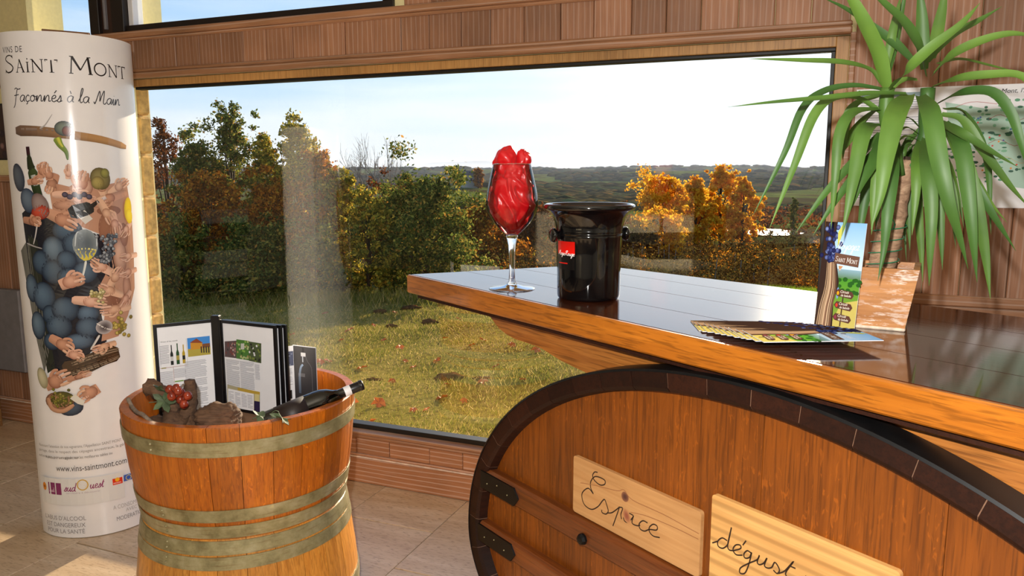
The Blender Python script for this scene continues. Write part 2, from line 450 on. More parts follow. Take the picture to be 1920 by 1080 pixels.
M['fol_rust'] = foliage('leaves_rust', [(0, G('321a10')), (.5, G('6e3a1a')), (.8, G('8c4c22')), (1, G('a06a34'))])
M['fol_gold'] = foliage('leaves_gold', [(0, G('b87c18')), (.35, G('e8aa28')), (.75, G('fcca38')), (1, G('ec9420'))], trans=.6)
M['fol_brush'] = foliage('brush_leaves', [(0, G('1c140a')), (.4, G('382a16')), (.7, G('50401f')), (.9, G('6a5226')), (1, G('4c4c1e'))])
M['fol_far'] = foliage('distant_woods', [(0, G('2e3020')), (.35, G('54462c')), (.6, G('665434')), (.8, G('565a34')), (.93, G('7a5c30')), (1, G('906434'))], trans=.0, rough=.9)
M['bark'] = wood('bark', G('241810'), G('4c3a2a'), 2, .9, objvar=.1)
M['bark_pale'] = wood('bare_branch_bark', G('6a5a4c'), G('9a8a78'), 2, .9, objvar=.1)

t = NT('lawn_ground'); v = t.coords((1, 1, 1), rnd=False)
n1 = t.noise(v, .9, 6, .65); n2 = t.noise(v, 14, 4, .6)
c = t.ramp(n1, [(.32, G('6a6228')), (.5, G('847438')), (.68, G('9a8448'))]); c = t.mix(t.ramp(n2, [(.36, .6), (.5, 0.)]), c, G('4a3c20'))
t.set(Base_Color=c, Roughness=1.0); t.b.inputs['Specular IOR Level'].default_value = 0.0; M['lawn'] = t.bump(n2, .6, .03).m
M['grass_blade'] = foliage('grass_blades', [(0, G('5a6226')), (.3, G('7c7c32')), (.6, G('94863e')), (.85, G('ae9656')), (1, G('c4aa70'))], trans=.5)
t = NT('countryside'); v = t.coords((1, 1, 1), rnd=False)
n1 = t.noise(v, .006, 5, .6, .6); n2 = t.noise(v, .12, 5, .65); n3 = t.noise(v, 1.6, 4, .65)
c = t.ramp(n1, [(.38, G('4a3f24')), (.46, G('564a28')), (.52, G('6c7a34')), (.6, G('82883e')), (.66, G('5c4c2a'))])
c = t.mix(t.ramp(n2, [(.4, .55), (.6, 0.)]), c, G('3e3018')); c = t.mix(t.ramp(n3, [(.35, .5), (.6, 0.)]), c, G('2c2212'))
t.set(Base_Color=c, Roughness=1.0); t.b.inputs['Specular IOR Level'].default_value = 0.0; M['country'] = t.m
M['mountain'] = plain('mountain_rock', G('5a6068'), .95, scale=.001)
t = NT('pond_water'); n1 = t.noise(t.coords((1, 1, 1), rnd=False), 2.2, 3)
t.set(Base_Color=(.02, .025, .03), Roughness=.22); M['water'] = t.bump(n1, .8, .25).m
M['fallen'] = plain('fallen_leaf_orange', G('b8601c'), .7, var=.4, scale=6)
M['dirt'] = plain('molehill_soil', G('4e3822'), 1.0, var=.4, scale=25, spec=.0)
M['quoin'] = plain('golden_stone', G('c09a5a'), .9, var=.35, scale=35)
M['vine'] = wood('old_vine_bark', G('3a2418'), G('7a5a40'), 0, .85, objvar=.05, bumpk=1.)
t = NT('red_grape'); n1 = t.noise(t.coords((1, 1, 1)), 60, 2); t.set(Base_Color=t.ramp(n1, [(.3, G('5a1410')), (.7, G('9a3a20'))]), Roughness=.16, Coat_Weight=.5); M['grape'] = t.m
M['vine_leaf'] = plain('vine_leaf', G('4a5a3c'), .6, var=.35, scale=40)
M['house'] = plain('far_house_wall', G('a89a88'), .9); M['house_roof'] = plain('far_house_roof', G('6a5448'), .9)

# ------------------------------------------------------------------ prints (flat lettering and pictures as thin inked shapes)
_txt = {}
def text_shape(s, bold=False):
    if s in _txt: return _txt[s]
    cu = bpy.data.curves.new('lettering', 'FONT'); cu.body = s; cu.size = 1.0; cu.resolution_u = 3
    ob = bpy.data.objects.new('lettering', cu); COL.objects.link(ob)
    dg = bpy.context.evaluated_depsgraph_get(); dg.update()
    me = bpy.data.meshes.new_from_object(ob.evaluated_get(dg))
    vs = [(v.co.x, v.co.y) for v in me.vertices]; fs = [tuple(p.vertices) for p in me.polygons]
    bpy.data.objects.remove(ob); bpy.data.curves.remove(cu); bpy.data.meshes.remove(me)
    _txt[s] = (vs, fs); return _txt[s]

# pen strokes of a flared small-capital alphabet: (points, width at start, width at end)
CAPS = {
 'S': (.62, [([(.56, .86), (.42, .98), (.2, .94), (.1, .76), (.24, .6), (.44, .46), (.55, .28), (.44, .08), (.2, .02), (.04, .14)], .05, .07), ([(.54, .98), (.57, .80)], .05, .02), ([(.03, .0), (.04, .22)], .05, .02)]),
 'A': (.66, [([(.34, 1.0), (.1, .0)], .04, .05), ([(.32, 1.0), (.58, .0)], .09, .1), ([(.18, .36), (.48, .36)], .04, .04), ([(.02, .015), (.2, .015)], .04, .04), ([(.46, .015), (.68, .015)], .04, .04)]),
 'I': (.26, [([(.13, .78), (.13, 0)], .08, .1), ([(.02, .015), (.25, .015)], .04, .04), ([(.04, .77), (.22, .77)], .04, .04), ([(.10, 1.02), (.16, 1.02)], .1, .1)]),
 'N': (.76, [([(.12, 1.), (.12, 0)], .05, .06), ([(.1, .98), (.64, .02)], .09, .1), ([(.66, 1.), (.66, 0)], .06, .05), ([(.0, .98), (.16, .98)], .04, .04), ([(.02, .015), (.24, .015)], .04, .04), ([(.56, .98), (.76, .98)], .04, .04)]),
 'T': (.7, [([(.36, .96), (.36, 0)], .08, .11), ([(.0, .97), (.72, .97)], .07, .07), ([(.01, .99), (.04, .8)], .05, .02), ([(.71, .99), (.68, .8)], .05, .02), ([(.24, .015), (.5, .015)], .04, .04)]),
 'M': (.98, [([(.16, 1.), (.08, 0)], .05, .06), ([(.16, .98), (.48, .22)], .12, .09), ([(.48, .22), (.82, .98)], .05, .05), ([(.82, 1.), (.9, 0)], .1, .12), ([(.0, .015), (.18, .015)], .04, .04), ([(.8, .015), (1.0, .015)], .04, .04), ([(.06, .98), (.2, .98)], .04, .04), ([(.78, .98), (.94, .98)], .04, .04)]),
 'O': (.84, [([(.42 + .37 * math.cos(a), .5 + .48 * math.sin(a)) for a in [k * PI / 10 for k in range(21)]], .085, .085)]),
}
# joined-up handwriting, x-height 1: (advance, [stroke, ...])
CURS = {
 'a': (1.0, [[(.82, .86), (.5, 1.), (.15, .75), (.1, .3), (.35, .02), (.65, .25), (.84, .9), (.8, .2), (1.0, .06)]]),
 'n': (1.1, [[(0, .2), (.15, .95), (.18, 0), (.4, .75), (.65, .98), (.78, .6), (.82, .08), (1.1, .15)]]),
 'o': (.95, [[(.6, .95), (.2, .85), (.08, .4), (.35, .02), (.7, .25), (.72, .75), (.5, .98), (.6, .75), (.95, .8)]]),
 's': (.75, [[(0, .1), (.3, .6), (.42, 1.), (.55, .5), (.5, .08), (.25, 0), (.1, .15)], [(.5, .06), (.75, .2)]]),
 'e': (.8, [[(.1, .45), (.5, .55), (.6, .85), (.38, 1.), (.12, .7), (.15, .2), (.45, 0), (.8, .25)]]),
 'c': (.75, [[(.62, .8), (.4, 1.), (.12, .7), (.12, .25), (.4, 0), (.75, .2)]]),
 'l': (.6, [[(0, .2), (.35, 1.2), (.45, 2.1), (.28, 2.2), (.2, 1.4), (.22, .3), (.4, 0), (.6, .2)]]),
 'i': (.5, [[(.0, .2), (.2, .95), (.2, .2), (.35, .0), (.5, .2)], [(.24, 1.4), (.27, 1.46)]]),
 'u': (1.05, [[(0, .5), (.12, .95), (.12, .3), (.3, .02), (.6, .3), (.72, .95), (.72, .2), (.85, 0), (1.05, .2)]]),
 'g': (.9, [[(.74, .9), (.42, 1.), (.12, .7), (.15, .2), (.45, .1), (.74, .9), (.7, -.2), (.5, -.95), (.25, -.8), (.4, -.3), (.9, .25)]]),
 'd': (1., [[(.74, .7), (.42, .95), (.1, .6), (.15, .1), (.45, .05), (.72, .6), (.8, 2.)], [(.78, 1.2), (.76, .2), (.95, .02), (1.0, .1)]]),
 't': (.55, [[(.0, .3), (.32, 1.7)], [(.3, 1.5), (.22, .3), (.38, .0), (.55, .2)], [(.05, 1.15), (.55, 1.2)]]),
 'r': (.7, [[(0, .2), (.2, 1.05), (.35, .85), (.55, .9), (.45, .2), (.7, .1)]]),
 'F': (1.35, [[(1.35, 2.0), (.9, 1.9), (.5, 2.1), (.2, 1.9)], [(.75, 1.95), (.6, 1.), (.45, -.4), (.2, -.9)], [(.2, .95), (1.1, 1.1)]]),
 'M': (2.0, [[(.0, .3), (.2, .0), (.5, 1.2), (.7, 2.0), (.85, 1.5), (.9, .4), (1.15, 1.4), (1.45, 2.1), (1.5, 1.2), (1.5, .2), (1.75, .0), (2.0, .3)]]),
 'R': (1.5, [[(.3, 0), (.45, 1.), (.55, 2.), (.2, 1.6)], [(.55, 2.), (1.1, 2.1), (1.2, 1.5), (.6, 1.1), (1.0, .3), (1.5, .1)]]),
 'V': (1.2, [[(.1, 1.8), (.3, 2.), (.4, 1.), (.5, 0), (.9, 1.2), (1.2, 2.)]]),
 'y': (.95, [[(.05, .9), (.15, .3), (.4, .15), (.68, .9), (.6, -.3), (.35, -.95), (.2, -.7), (.5, -.1), (.95, .3)]]),
 'z': (.8, [[(.1, .95), (.6, .95), (.1, .05), (.5, .1), (.8, .2)]]),
 'O': (1.7, [[(1.2, 1.9), (.6, 2.), (.1, 1.2), (.3, .2), (.9, .0), (1.4, .7), (1.4, 1.6), (.9, 2.)]]),
}
ACC = {'é': ('e', [[(.35, 1.3), (.6, 1.75)]]), 'à': ('a', [[(.3, 1.75), (.5, 1.3)]]), 'ç': ('c', [[(.4, 0), (.42, -.25), (.25, -.4)]])}

def caps_width(st, size, small, gap=.07):
    x = 0
    for i, ch in enumerate(st):
        if ch == ' ': x += .38 * size; continue
        k = size if i == 0 or st[i - 1] == ' ' else size * small
        x += (CAPS[ch][0] + gap) * k
    return x

class Print:
    """flat inked shapes on a mapped surface; fmap(u, v, lift) -> xyz"""
    def __init__(s, fmap, lift=.0004, step=1.2e-5): s.f = fmap; s.k = 0; s.lift = lift; s.step = step; s.mb = MB()
    def off(s): s.k += 1; return s.lift + s.k * s.step
    def raw(s, vs, fs, cols):
        z = s.off(); b = len(s.mb.v)
        s.mb.v += [tuple(s.f(u, v, z)) for u, v in vs]
        s.mb.f += [tuple(i + b for i in f) for f in fs]
        s.mb.c += cols if isinstance(cols, list) else [cols] * len(vs)
    def ellipse(s, c, rx, ry, col, edge=None, rot=0, rings=3, n=18, light=(0, 0)):
        vs = [c]; cols = [col]; edge = edge or col; fs = []
        cr, sr = math.cos(rot), math.sin(rot)
        vs = [(c[0] + light[0] * rx, c[1] + light[1] * ry)]
        for r in range(1, rings + 1):
            f = r / rings
            for k in range(n):
                a = 2 * PI * k / n; x = rx * f * math.cos(a); y = ry * f * math.sin(a)
                vs.append((c[0] + x * cr - y * sr + light[0] * rx * (1 - f), c[1] + x * sr + y * cr + light[1] * ry * (1 - f)))
                cols.append(tuple(p + (q - p) * f * f for p, q in zip(col, edge)))
        for k in range(n): fs.append((0, 1 + k, 1 + (k + 1) % n))
        for r in range(rings - 1):
            for k in range(n):
                a, b = 1 + r * n, 1 + (r + 1) * n; fs.append((a + k, b + k, b + (k + 1) % n, a + (k + 1) % n))
        s.raw(vs, fs, cols)
    def rect(s, u0, u1, v0, v1, col, nu=1, nv=1, col2=None):
        vs = []; fs = []; cols = []
        for j in range(nv + 1):
            for i in range(nu + 1):
                vs.append((u0 + (u1 - u0) * i / nu, v0 + (v1 - v0) * j / nv)); f = j / nv
                cols.append(tuple(p + (q - p) * f for p, q in zip(col, col2 or col)))
        for j in range(nv):
            for i in range(nu):
                a = j * (nu + 1) + i; fs.append((a, a + 1, a + nu + 2, a + nu + 1))
        s.raw(vs, fs, cols)
    def poly(s, pts, col, sub=0):
        if sub:
            bm = bmesh.new(); f = bm.faces.new([bm.verts.new((p[0], p[1], 0)) for p in pts])
            bmesh.ops.triangulate(bm, faces=[f])
            for _ in range(sub): bmesh.ops.subdivide_edges(bm, edges=bm.edges[:], cuts=1, use_grid_fill=True)
            bm.verts.index_update()
            s.raw([(v.co.x, v.co.y) for v in bm.verts], [[v.index for v in q.verts] for q in bm.faces], col); bm.free()
        else: s.raw(pts, [tuple(range(len(pts)))], col)
    def stroke(s, pts, w0, w1=None, col=(0, 0, 0), smooth=0, round_=False, col2=None, lens=False):
        P = [Vector((p[0], p[1], 0)) for p in pts]
        if smooth and len(P) > 2: P = catmull(P, smooth)
        w1 = w0 if w1 is None else w1; n = len(P); vs = []; fs = []; cols = []
        for i, p in enumerate(P):
            d = P[min(i + 1, n - 1)] - P[max(i - 1, 0)]
            d = d.normalized() if d.length > 1e-9 else Vector((1, 0, 0)); nn = Vector((-d.y, d.x, 0)); f = i / max(1, n - 1)
            w = (w0 + (w1 - w0) * f) / 2
            if lens: w *= math.sin(PI * min(.97, max(.06, f))) ** .6
            if round_ and (i == 0 or i == n - 1): w *= .6
            cc = tuple(a + (b - a) * f for a, b in zip(col, col2 or col))
            ce = tuple(x * .62 for x in cc) if round_ else cc
            vs += [(p.x + nn.x * w, p.y + nn.y * w), (p.x, p.y), (p.x - nn.x * w, p.y - nn.y * w)]; cols += [cc, cc, ce]
        for i in range(n - 1):
            a = 3 * i; fs += [(a, a + 1, a + 4, a + 3), (a + 1, a + 2, a + 5, a + 4)]
        s.raw(vs, fs, cols)
    def text(s, st, u, v, size, col, ang=0, sx=1., track=0., align=0, shear=0):
        if track:
            w = 0; parts = []
            for ch in st:
                if ch == ' ': w += .35; continue
                vs, fs = text_shape(ch); parts.append((w - min(a for a, b in vs), vs, fs)); w += max(a for a, b in vs) - min(a for a, b in vs) + track
            allv = []; allf = []
            for o, vs, fs in parts:
                b = len(allv); allv += [(a + o, c) for a, c in vs]; allf += [tuple(i + b for i in f) for f in fs]
        else: allv, allf = text_shape(st)
        wid = max(a for a, b in allv) if allv else 0
        ca, sa = math.cos(ang), math.sin(ang); out = []
        for a, b in allv:
            a = (a - wid * align + b * shear) * size * sx; b = b * size; out.append((u + a * ca - b * sa, v + a * sa + b * ca))
        s.raw(out, allf, col); return wid * size * sx
    def caps(s, st, u, v, size, col, ang=0, small=.72, sx=1., gap=.07, weight=1.):
        x = 0; ca, sa = math.cos(ang), math.sin(ang)
        for i, ch in enumerate(st):
            if ch == ' ': x += .38 * size; continue
            k = size if i == 0 or st[i - 1] == ' ' else size * small
            adv, strokes = CAPS[ch]
            for pts, w0, w1 in strokes:
                q = []
                for a, b in pts:
                    a = (x + a * k) * sx; b = b * k; q.append((u + a * ca - b * sa, v + a * sa + b * ca))
                s.stroke(q, w0 * k * weight, w1 * k * weight, col, smooth=4 if len(pts) > 3 else 0)
            x += (adv + gap) * k
        return x * sx
    def cursive(s, st, u, v, xh, w, col, ang=0, sx=1., word=.7, slant=.0):
        x = 0; ca, sa = math.cos(ang), math.sin(ang)
        for ch in st:
            if ch == ' ': x += word; continue
            base, extra = ACC.get(ch, (ch, [])); adv, strokes = CURS[base]
            for pts in strokes + extra:
                q = []
                for a, b in pts:
                    aa = (x + a + b * slant) * xh * sx; bb = b * xh; q.append((u + aa * ca - bb * sa, v + aa * sa + bb * ca))
                s.stroke(q, w, w, col, smooth=5)
            x += adv
        return x * xh * sx
    def lines(s, u0, u1, v0, v1, n, col, fill=.35, seed=1):
        rnd = random.Random(seed); h = (v1 - v0) / n
        for i in range(n):
            e = u1 - (u1 - u0) * (rnd.random() * .06 if rnd.random() < .8 else rnd.random() * .6)
            s.rect(u0, e, v0 + i * h, v0 + (i + fill) * h, col)
    def build(s, name, mat, parent): return s.mb.build(name, mat, parent)

# ================================================================== THE SETTING
Wm = WF
def struct(name, mb, mat, matrix=None, label=None):
    o = mb.build(name, mat, matrix=matrix); o['kind'] = 'structure'
    if label: o['label'] = label
    return o

# ---- floor
mb = MB(); mb.box(-6.2, 2.6, -6.8, 0.0, -.12, -.004)
floor = struct('floor', mb, M['grout'], Wm, 'pale beige stone tiled floor')
rnd = random.Random(4)
for k in range(-10, 5):
    u0 = -1.338 + .403 * k
    q = -.33 if k % 2 == 1 else -.62
    rows = [(-.001, q + .002)]
    while q > -3.6:
        rows.append((q, q - .58)); q -= .582
    if u0 > 0.3: rows = rows[:3]
    for (qa, qb) in rows:
        if -5.6 < u0 < .8:
            w_, h_ = .400, abs(qb - qa) - .003
            m = MB().box(0, w_, -h_, 0, -.006, 0, .0012)
            t_ = m.build('tile', M['tile'], floor); t_.location = (u0, qa, 0)

# ---- window wall core, with its three openings
core = MB()
core.box(-6.2, -3.22, 0, .2, -.3, 1.82); core.box(-3.22, .045, 0, .2, -.3, .15); core.box(-3.22, .045, 0, .05, .15, .245); core.box(.045, 2.6, 0, .2, -.3, 1.82)
core.box(-6.2, 2.6, 0, .2, 1.825, 2.045)
core.box(-6.2, -3.79, 0, .2, 2.045, 2.8); core.box(-3.31, -3.10, .02, .2, 2.045, 2.8); core.box(-1.65, 2.6, 0, .2, 2.045, 2.8)
wall = struct('wall_window', core, M['cream'], Wm, 'wood panelled wall around the wide picture window')
def wpart(name, mat, *boxes, ch=.003):
    m = MB()
    for b in boxes: m.box(*b, ch=ch)
    return m.build(name, M[mat], wall)
# boards of the band above the window
joints = [-2.941, -2.805, -2.666, -2.537, -2.415, -2.289, -2.148, -2.006, -1.883, -1.742, -1.617, -1.49, -1.349, -1.224, -1.086, -.941, -.814, -.675, -.551, -.431, -.307, -.189, -.076, .045]
joints = [-3.066 - .127 * k for k in range(12, -1, -1)] + joints
rnd = random.Random(7)
for a, b in zip(joints[:-1], joints[1:]):
    d = rnd.uniform(0, .004); wpart('plank', 'limed', (a + .001, b - .001, -.014 - d, 0, 1.862, 2.004))
wpart('lower_moulding', 'limed_h', (-4.6, .05, -.034, 0, 1.825, 1.85), (-4.6, .05, -.024, 0, 1.85, 1.868), ch=.005)
wpart('upper_moulding', 'limed_h', (-4.6, .9, -.034, 0, 2.012, 2.04), (-4.6, .9, -.026, 0, 1.997, 2.013), ch=.005)
# tall boards right of the window
u = .063; k = 0
while u < 1.5:
    w_ = [.118, .127, .105, .13, .12][k % 5]; d = rnd.uniform(0, .003)
    wpart('plank', 'limed', (u, u + w_ - .002, -.014 - d, 0, .99, 1.995 if u < .9 else 2.75)); u += w_; k += 1
u = -1.6
while u < .9:
    wpart('plank', 'limed', (u, u + .122, -.015, 0, 2.043, 2.75)); u += .124
wpart('side_moulding', 'limed_h', (.046, .064, -.022, 0, .25, 1.83))
wpart('dado_rail', 'limed_h', (.064, 1.6, -.03, 0, .958, .993), (.064, 1.6, -.022, 0, .92, .957), ch=.004)
wpart('dado_panel', 'limed', (.064, 1.6, -.014, 0, .13, .919))
# below the window
wpart('skirting_board', 'base_h', (-5.2, 1.6, -.022, 0, 0.002, .118))
wpart('skirting_cap', 'cap', (-5.2, 1.6, -.028, 0, .119, .126), ch=.003)
wpart('skirting_bead', 'base_h', (-5.2, 1.6, -.022, 0, .126, .134), ch=.003)
u = -3.1
k = 0
while u < 0.05:
    w_ = [.15, .19, .17, .2, .16][k % 5]
    wpart('short_plank', 'base_h', (u, u + w_ - .002, -.012 - rnd.uniform(0, .003), 0, .135, .212)); u += w_; k += 1
wpart('sill_moulding', 'limed_h', (-3.2, .05, -.03, 0, .213, .232), (-3.2, .05, -.045, .03, .232, .247), ch=.004)
# left of the window: cream plaster above a boarded dado
u = -5.2
while u < -3.24:
    wpart('plank', 'limed', (u, u + .158, -.014, 0, .135, 1.335)); u += .16
wpart('dado_rail', 'limed_h', (-5.2, -3.22, -.03, 0, 1.336, 1.37), ch=.005)
# outer reveal: cream render and golden corner stones
m = MB(); m.prism([(-3.30, .0), (-3.155, .0), (-3.180, .085), (-3.30, .085)], lambda a, b, c: (a, b, c), .25, 1.82); m.build('plaster_reveal', M['cream'], wall)
z = .25; k = 0
while z < 1.8:
    h_ = [.20, .21, .19, .215][k % 4]; h_ = min(h_, 1.82 - z); j = rnd.uniform(-.006, .006)
    bm = MB(); bm.box(-3.38, -3.178 + j, .086, .165, z + .004, z + h_ - .004, .012)
    bm.build('corner_stone', M['quoin'], wall); z += h_; k += 1

def pane(parent, u0, u1, z0, z1, q):
    m = MB(); m.add([(u0, q, z0), (u1, q, z0), (u1, q, z1), (u0, q, z1)], [(0, 1, 2, 3)])
    return m.build('pane', M['pane'], parent)
def wbox(name, parent, mat, *boxes, ch=.002):
    m = MB()
    for b in boxes: m.box(*b, ch=ch)
    return m.build(name, M[mat], parent)
def window(name, label, u, z):
    o = bpy.data.objects.new(name, None); COL.objects.link(o); o.matrix_basis = Wm @ Matrix.Translation((0, 0, 0)); o['kind'] = 'structure'; o['label'] = label; return o
w1 = window('window_1', 'wide picture window looking out on the autumn valley', 0, 0)
wbox('frame_board', w1, 'frame_wood', (.005, .045, -.004, .06, .25, 1.822))
wbox('frame_board', w1, 'frame_wood', (-3.13, .005, -.004, .06, 1.789, 1.822))
wbox('gasket', w1, 'gasket', (-3.22, .005, .0, .05, .247, .268))
wbox('gasket', w1, 'gasket', (-3.1, .005, .01, .05, 1.777, 1.789))
wbox('gasket', w1, 'gasket', (-.008, .005, .01, .05, .268, 1.777))
pane(w1, -3.24, -.006, .26, 1.78, .03)
w2 = window('window_2', 'upper strip window above the boarded band', 0, 0)
wbox('frame_rail', w2, 'frame_dark', (-3.1, -1.65, -.015, .06, 2.041, 2.069))
wbox('frame_post', w2, 'frame_dark', (-1.70, -1.65, -.015, .06, 2.069, 2.8))
wbox('frame_post', w2, 'paper', (-3.1, -3.07, -.0, .06, 2.069, 2.8))  # white colour stands in for sunlight on this wooden post
pane(w2, -3.08, -1.67, 2.05, 2.8, .03)
w3 = window('window_3', 'narrow upper window left of the dark post', 0, 0)
wbox('frame_post', w3, 'frame_dark', (-3.32, -3.26, -.03, .06, 2.041, 2.8))
wbox('frame_post', w3, 'frame_mid', (-3.262, -3.175, -.01, .06, 2.041, 2.8))
wbox('frame_post', w3, 'frame_dark', (-3.177, -3.1, -.03, .06, 2.041, 2.8))
wbox('latch', w3, 'grey_panel', (-3.236, -3.222, -.024, -.008, 2.06, 2.3))
pane(w3, -3.8, -3.31, 2.045, 2.8, .03)
m = MB(); m.tube([(-3.62, -.05, 2.078), (-3.34, -.02, 2.046)], .007, 6); m.build('stay_bar', M['limed_h'], w3)

# ---- rest of the room, behind and beside the viewer
struct('ceiling', MB().box(-6.2, 2.6, -6.8, .2, 2.8, 2.9), M['white_wall'], Wm)
struct('wall_left', MB().box(-6.4, -6.2, -6.8, .2, -.1, 2.9), M['white_wall'], Wm)
struct('wall_right', MB().box(2.6, 2.8, -6.8, .2, -.1, 2.9), M['white_wall'], Wm)
struct('wall_back', MB().box(-6.2, 2.6, -7.0, -6.8, -.1, 2.9), M['white_wall'], Wm)

# ================================================================== OUTSIDE
def prof(r, az=0.):
    xs = [0, 4, 11, 13, 16, 25, 40, 70, 110, 150, 200, 400, 700, 1000, 1500, 2200, 3200, 6000, 40000]
    zs = [-.2, -.22, -.5, -.62, -1.0, -1.9, -3.1, -5.2, -7.3, -8.4, -9.4, -12, -12.5, -10, -4, 4, 18, 5, 0]
    return np.interp(r, xs, zs)
def ground(x, y):
    r = np.hypot(x, y); a = np.arctan2(x, y)
    z = prof(r)
    far = np.clip((r - 140) / 300, 0, 1)
    z = z + far * (2.2 * np.sin(a * 9 + r * .004) + 2.4 * np.sin(a * 4.2 - r * .0085 + 1.) + 1.2 * np.sin(a * 17 + r * .013 + 2)) * np.clip(r / 900, .35, 2.2)
    z = z + np.exp(-((r - 430) / 130) ** 2 - ((a + .075) / .085) ** 2) * 5.0        # knoll with the far house
    near = np.clip((r - 15) / 20, 0, 1) * np.clip((160 - r) / 60, 0, 1)
    z = z + near * (.25 * np.sin(x * .6 + 1) * np.sin(y * .35) + .12 * np.sin(x * 1.7) * np.sin(y * 1.1))
    near2 = np.clip((14 - r) / 4, 0, 1)
    z = z + near2 * (.02 * np.sin(x * 3.1 + y) + .015 * np.sin(y * 4.3 - x * 2))
    return z
def sector(name, rs, a0, a1, na, mat, label, kind='structure'):
    A = np.linspace(a0, a1, na); R, T = np.meshgrid(rs, A, indexing='ij')
    X, Y = R * np.sin(T), R * np.cos(T); Z = ground(X, Y)
    V = np.stack([X, Y, Z], -1).reshape(-1, 3); n, m = len(rs), na
    i, j = np.meshgrid(np.arange(n - 1), np.arange(m - 1), indexing='ij'); a = (i * m + j).ravel()
    o = np_mesh(name, V, np.stack([a, a + m, a + m + 1, a + 1], -1), mat, nper=4, smooth=True)
    o['kind'] = kind; o['label'] = label; return o
rad = math.radians
sector('lawn', np.concatenate([np.linspace(2.2, 13.4, 90)]), rad(-62), rad(64), 150, M['lawn'], 'short autumn lawn below the picture window')
sector('valley_ground', np.geomspace(13.3, 6000, 240), rad(-62), rad(64), 260, M['country'], 'rolling valley of fields and woods')

# grass blades
rng = np.random.default_rng(3)
def blades(n, r0, r1, a0, a1, h0, h1):
    r = np.sqrt(rng.uniform(r0 * r0, r1 * r1, n)); a = rng.uniform(a0, a1, n)
    x, y = r * np.sin(a), r * np.cos(a)
    keep = (x * .378 + y * .926) > 3.05
    x, y = x[keep], y[keep]; n = len(x); z = ground(x, y)
    cl = .5 + .5 * np.sin(x * 2.3 + np.sin(y * 1.7) * 2) * np.sin(y * 2.9 + x)
    h = rng.uniform(h0, h1, n) * (.5 + .8 * cl); th = rng.uniform(0, 2 * PI, n); w = rng.uniform(.002, .004, n) * np.clip(np.hypot(x, y) / 5, 1, 2.2)
    lean = rng.uniform(.3, 1.1, n) * h; la = rng.uniform(0, 2 * PI, n)
    p = np.stack([x, y, z - .004], -1); wv = np.stack([np.cos(th), np.sin(th), th * 0], -1) * w[:, None]
    tip = p + np.stack([np.cos(la) * lean, np.sin(la) * lean, h], -1)
    V = np.stack([p - wv, p + wv, tip], 1).reshape(-1, 3)
    return V, np.arange(3 * n).reshape(-1, 3)
V, Fc = blades(170000, 3.2, 13.3, rad(-34), rad(28), .02, .05)
g = np_mesh('grass', V, Fc, M['grass_blade']); tag(g, 'olive and straw grass blades covering the lawn', 'grass', kind='stuff')
def tuft_patch(name, label, cx, cy, n, sx, sy, h0, h1, mat):
    x = rng.normal(cx, sx, n); y = rng.normal(cy, sy, n); z = ground(x, y); h = rng.uniform(h0, h1, n); la = rng.uniform(0, 2 * PI, n); th = rng.uniform(0, 2 * PI, n)
    p = np.stack([x, y, z - .01], -1); wv = np.stack([np.cos(th), np.sin(th), th * 0], -1) * .006
    tip = p + np.stack([np.cos(la) * h * .5, np.sin(la) * h * .5, h], -1)
    o = np_mesh(name, np.stack([p - wv, p + wv, tip], 1).reshape(-1, 3), np.arange(3 * n).reshape(-1, 3), mat)
    return tag(o, label, 'grass', kind='stuff')
tuft_patch('tall_grass', 'longer yellowish grass at the foot of the dark hedge', -2.2, 11.4, 5000, 1.6, .35, .06, .25, M['grass_blade'])
M['grass_green'] = foliage('green_grass_blades', [(0, G('3f6a16')), (.5, G('6c8e24')), (1, G('98a83a'))], trans=.5)
tuft_patch('green_grass', 'bright green grass bank seen beside the standing leaflet', 5.6, 13.0, 16000, 1.5, .8, .05, .22, M['grass_green'])

# fallen leaves and molehills on the lawn
lf = MB(); lf.add([(0, -.05, .0), (.025, -.03, .012), (.05, -.005, .004), (.028, .012, .016), (.03, .045, .006), (0, .03, .018), (-.032, .042, .004), (-.026, .01, .016), (-.05, -.008, .006), (-.024, -.03, .012), (0, 0, .004)],
                  [(10, i, (i + 1) % 10) for i in range(10)])
lfm = lf.mesh('fallen_leaf', False, M['fallen'])
spots = [(548, 630), (615, 680), (600, 682), (760, 680), (775, 578), (835, 636), (870, 576), (885, 650), (740, 588), (693, 800), (775, 692), (680, 693), (710, 760), (830, 750), (840, 724), (870, 755), (800, 772), (905, 720), (980, 715), (775, 773), (655, 622), (720, 640), (700, 612), (610, 590), (560, 600), (930, 690), (960, 650), (1005, 660), (820, 680), (750, 655), (640, 640), (860, 600), (735, 718), (905, 640), (660, 760)]
rnd = random.Random(11)
for i, (px, py) in enumerate(spots):
    p = atz(px, py, -.3); p = atz(px, py, float(ground(p.x, p.y)))
    o = bpy.data.objects.new('fallen_leaf', lfm); COL.objects.link(o); o.location = (p.x, p.y, p.z + .012)
    s = rnd.uniform(.6, 1.15); o.scale = (s, s, s * 1.4); o.rotation_euler = (rnd.uniform(-.5, .5), rnd.uniform(-.5, .5), rnd.uniform(0, 6))
    tag(o, 'small orange fallen leaf lying on the lawn outside the window', 'leaf', 'fallen leaves scattered on the lawn')
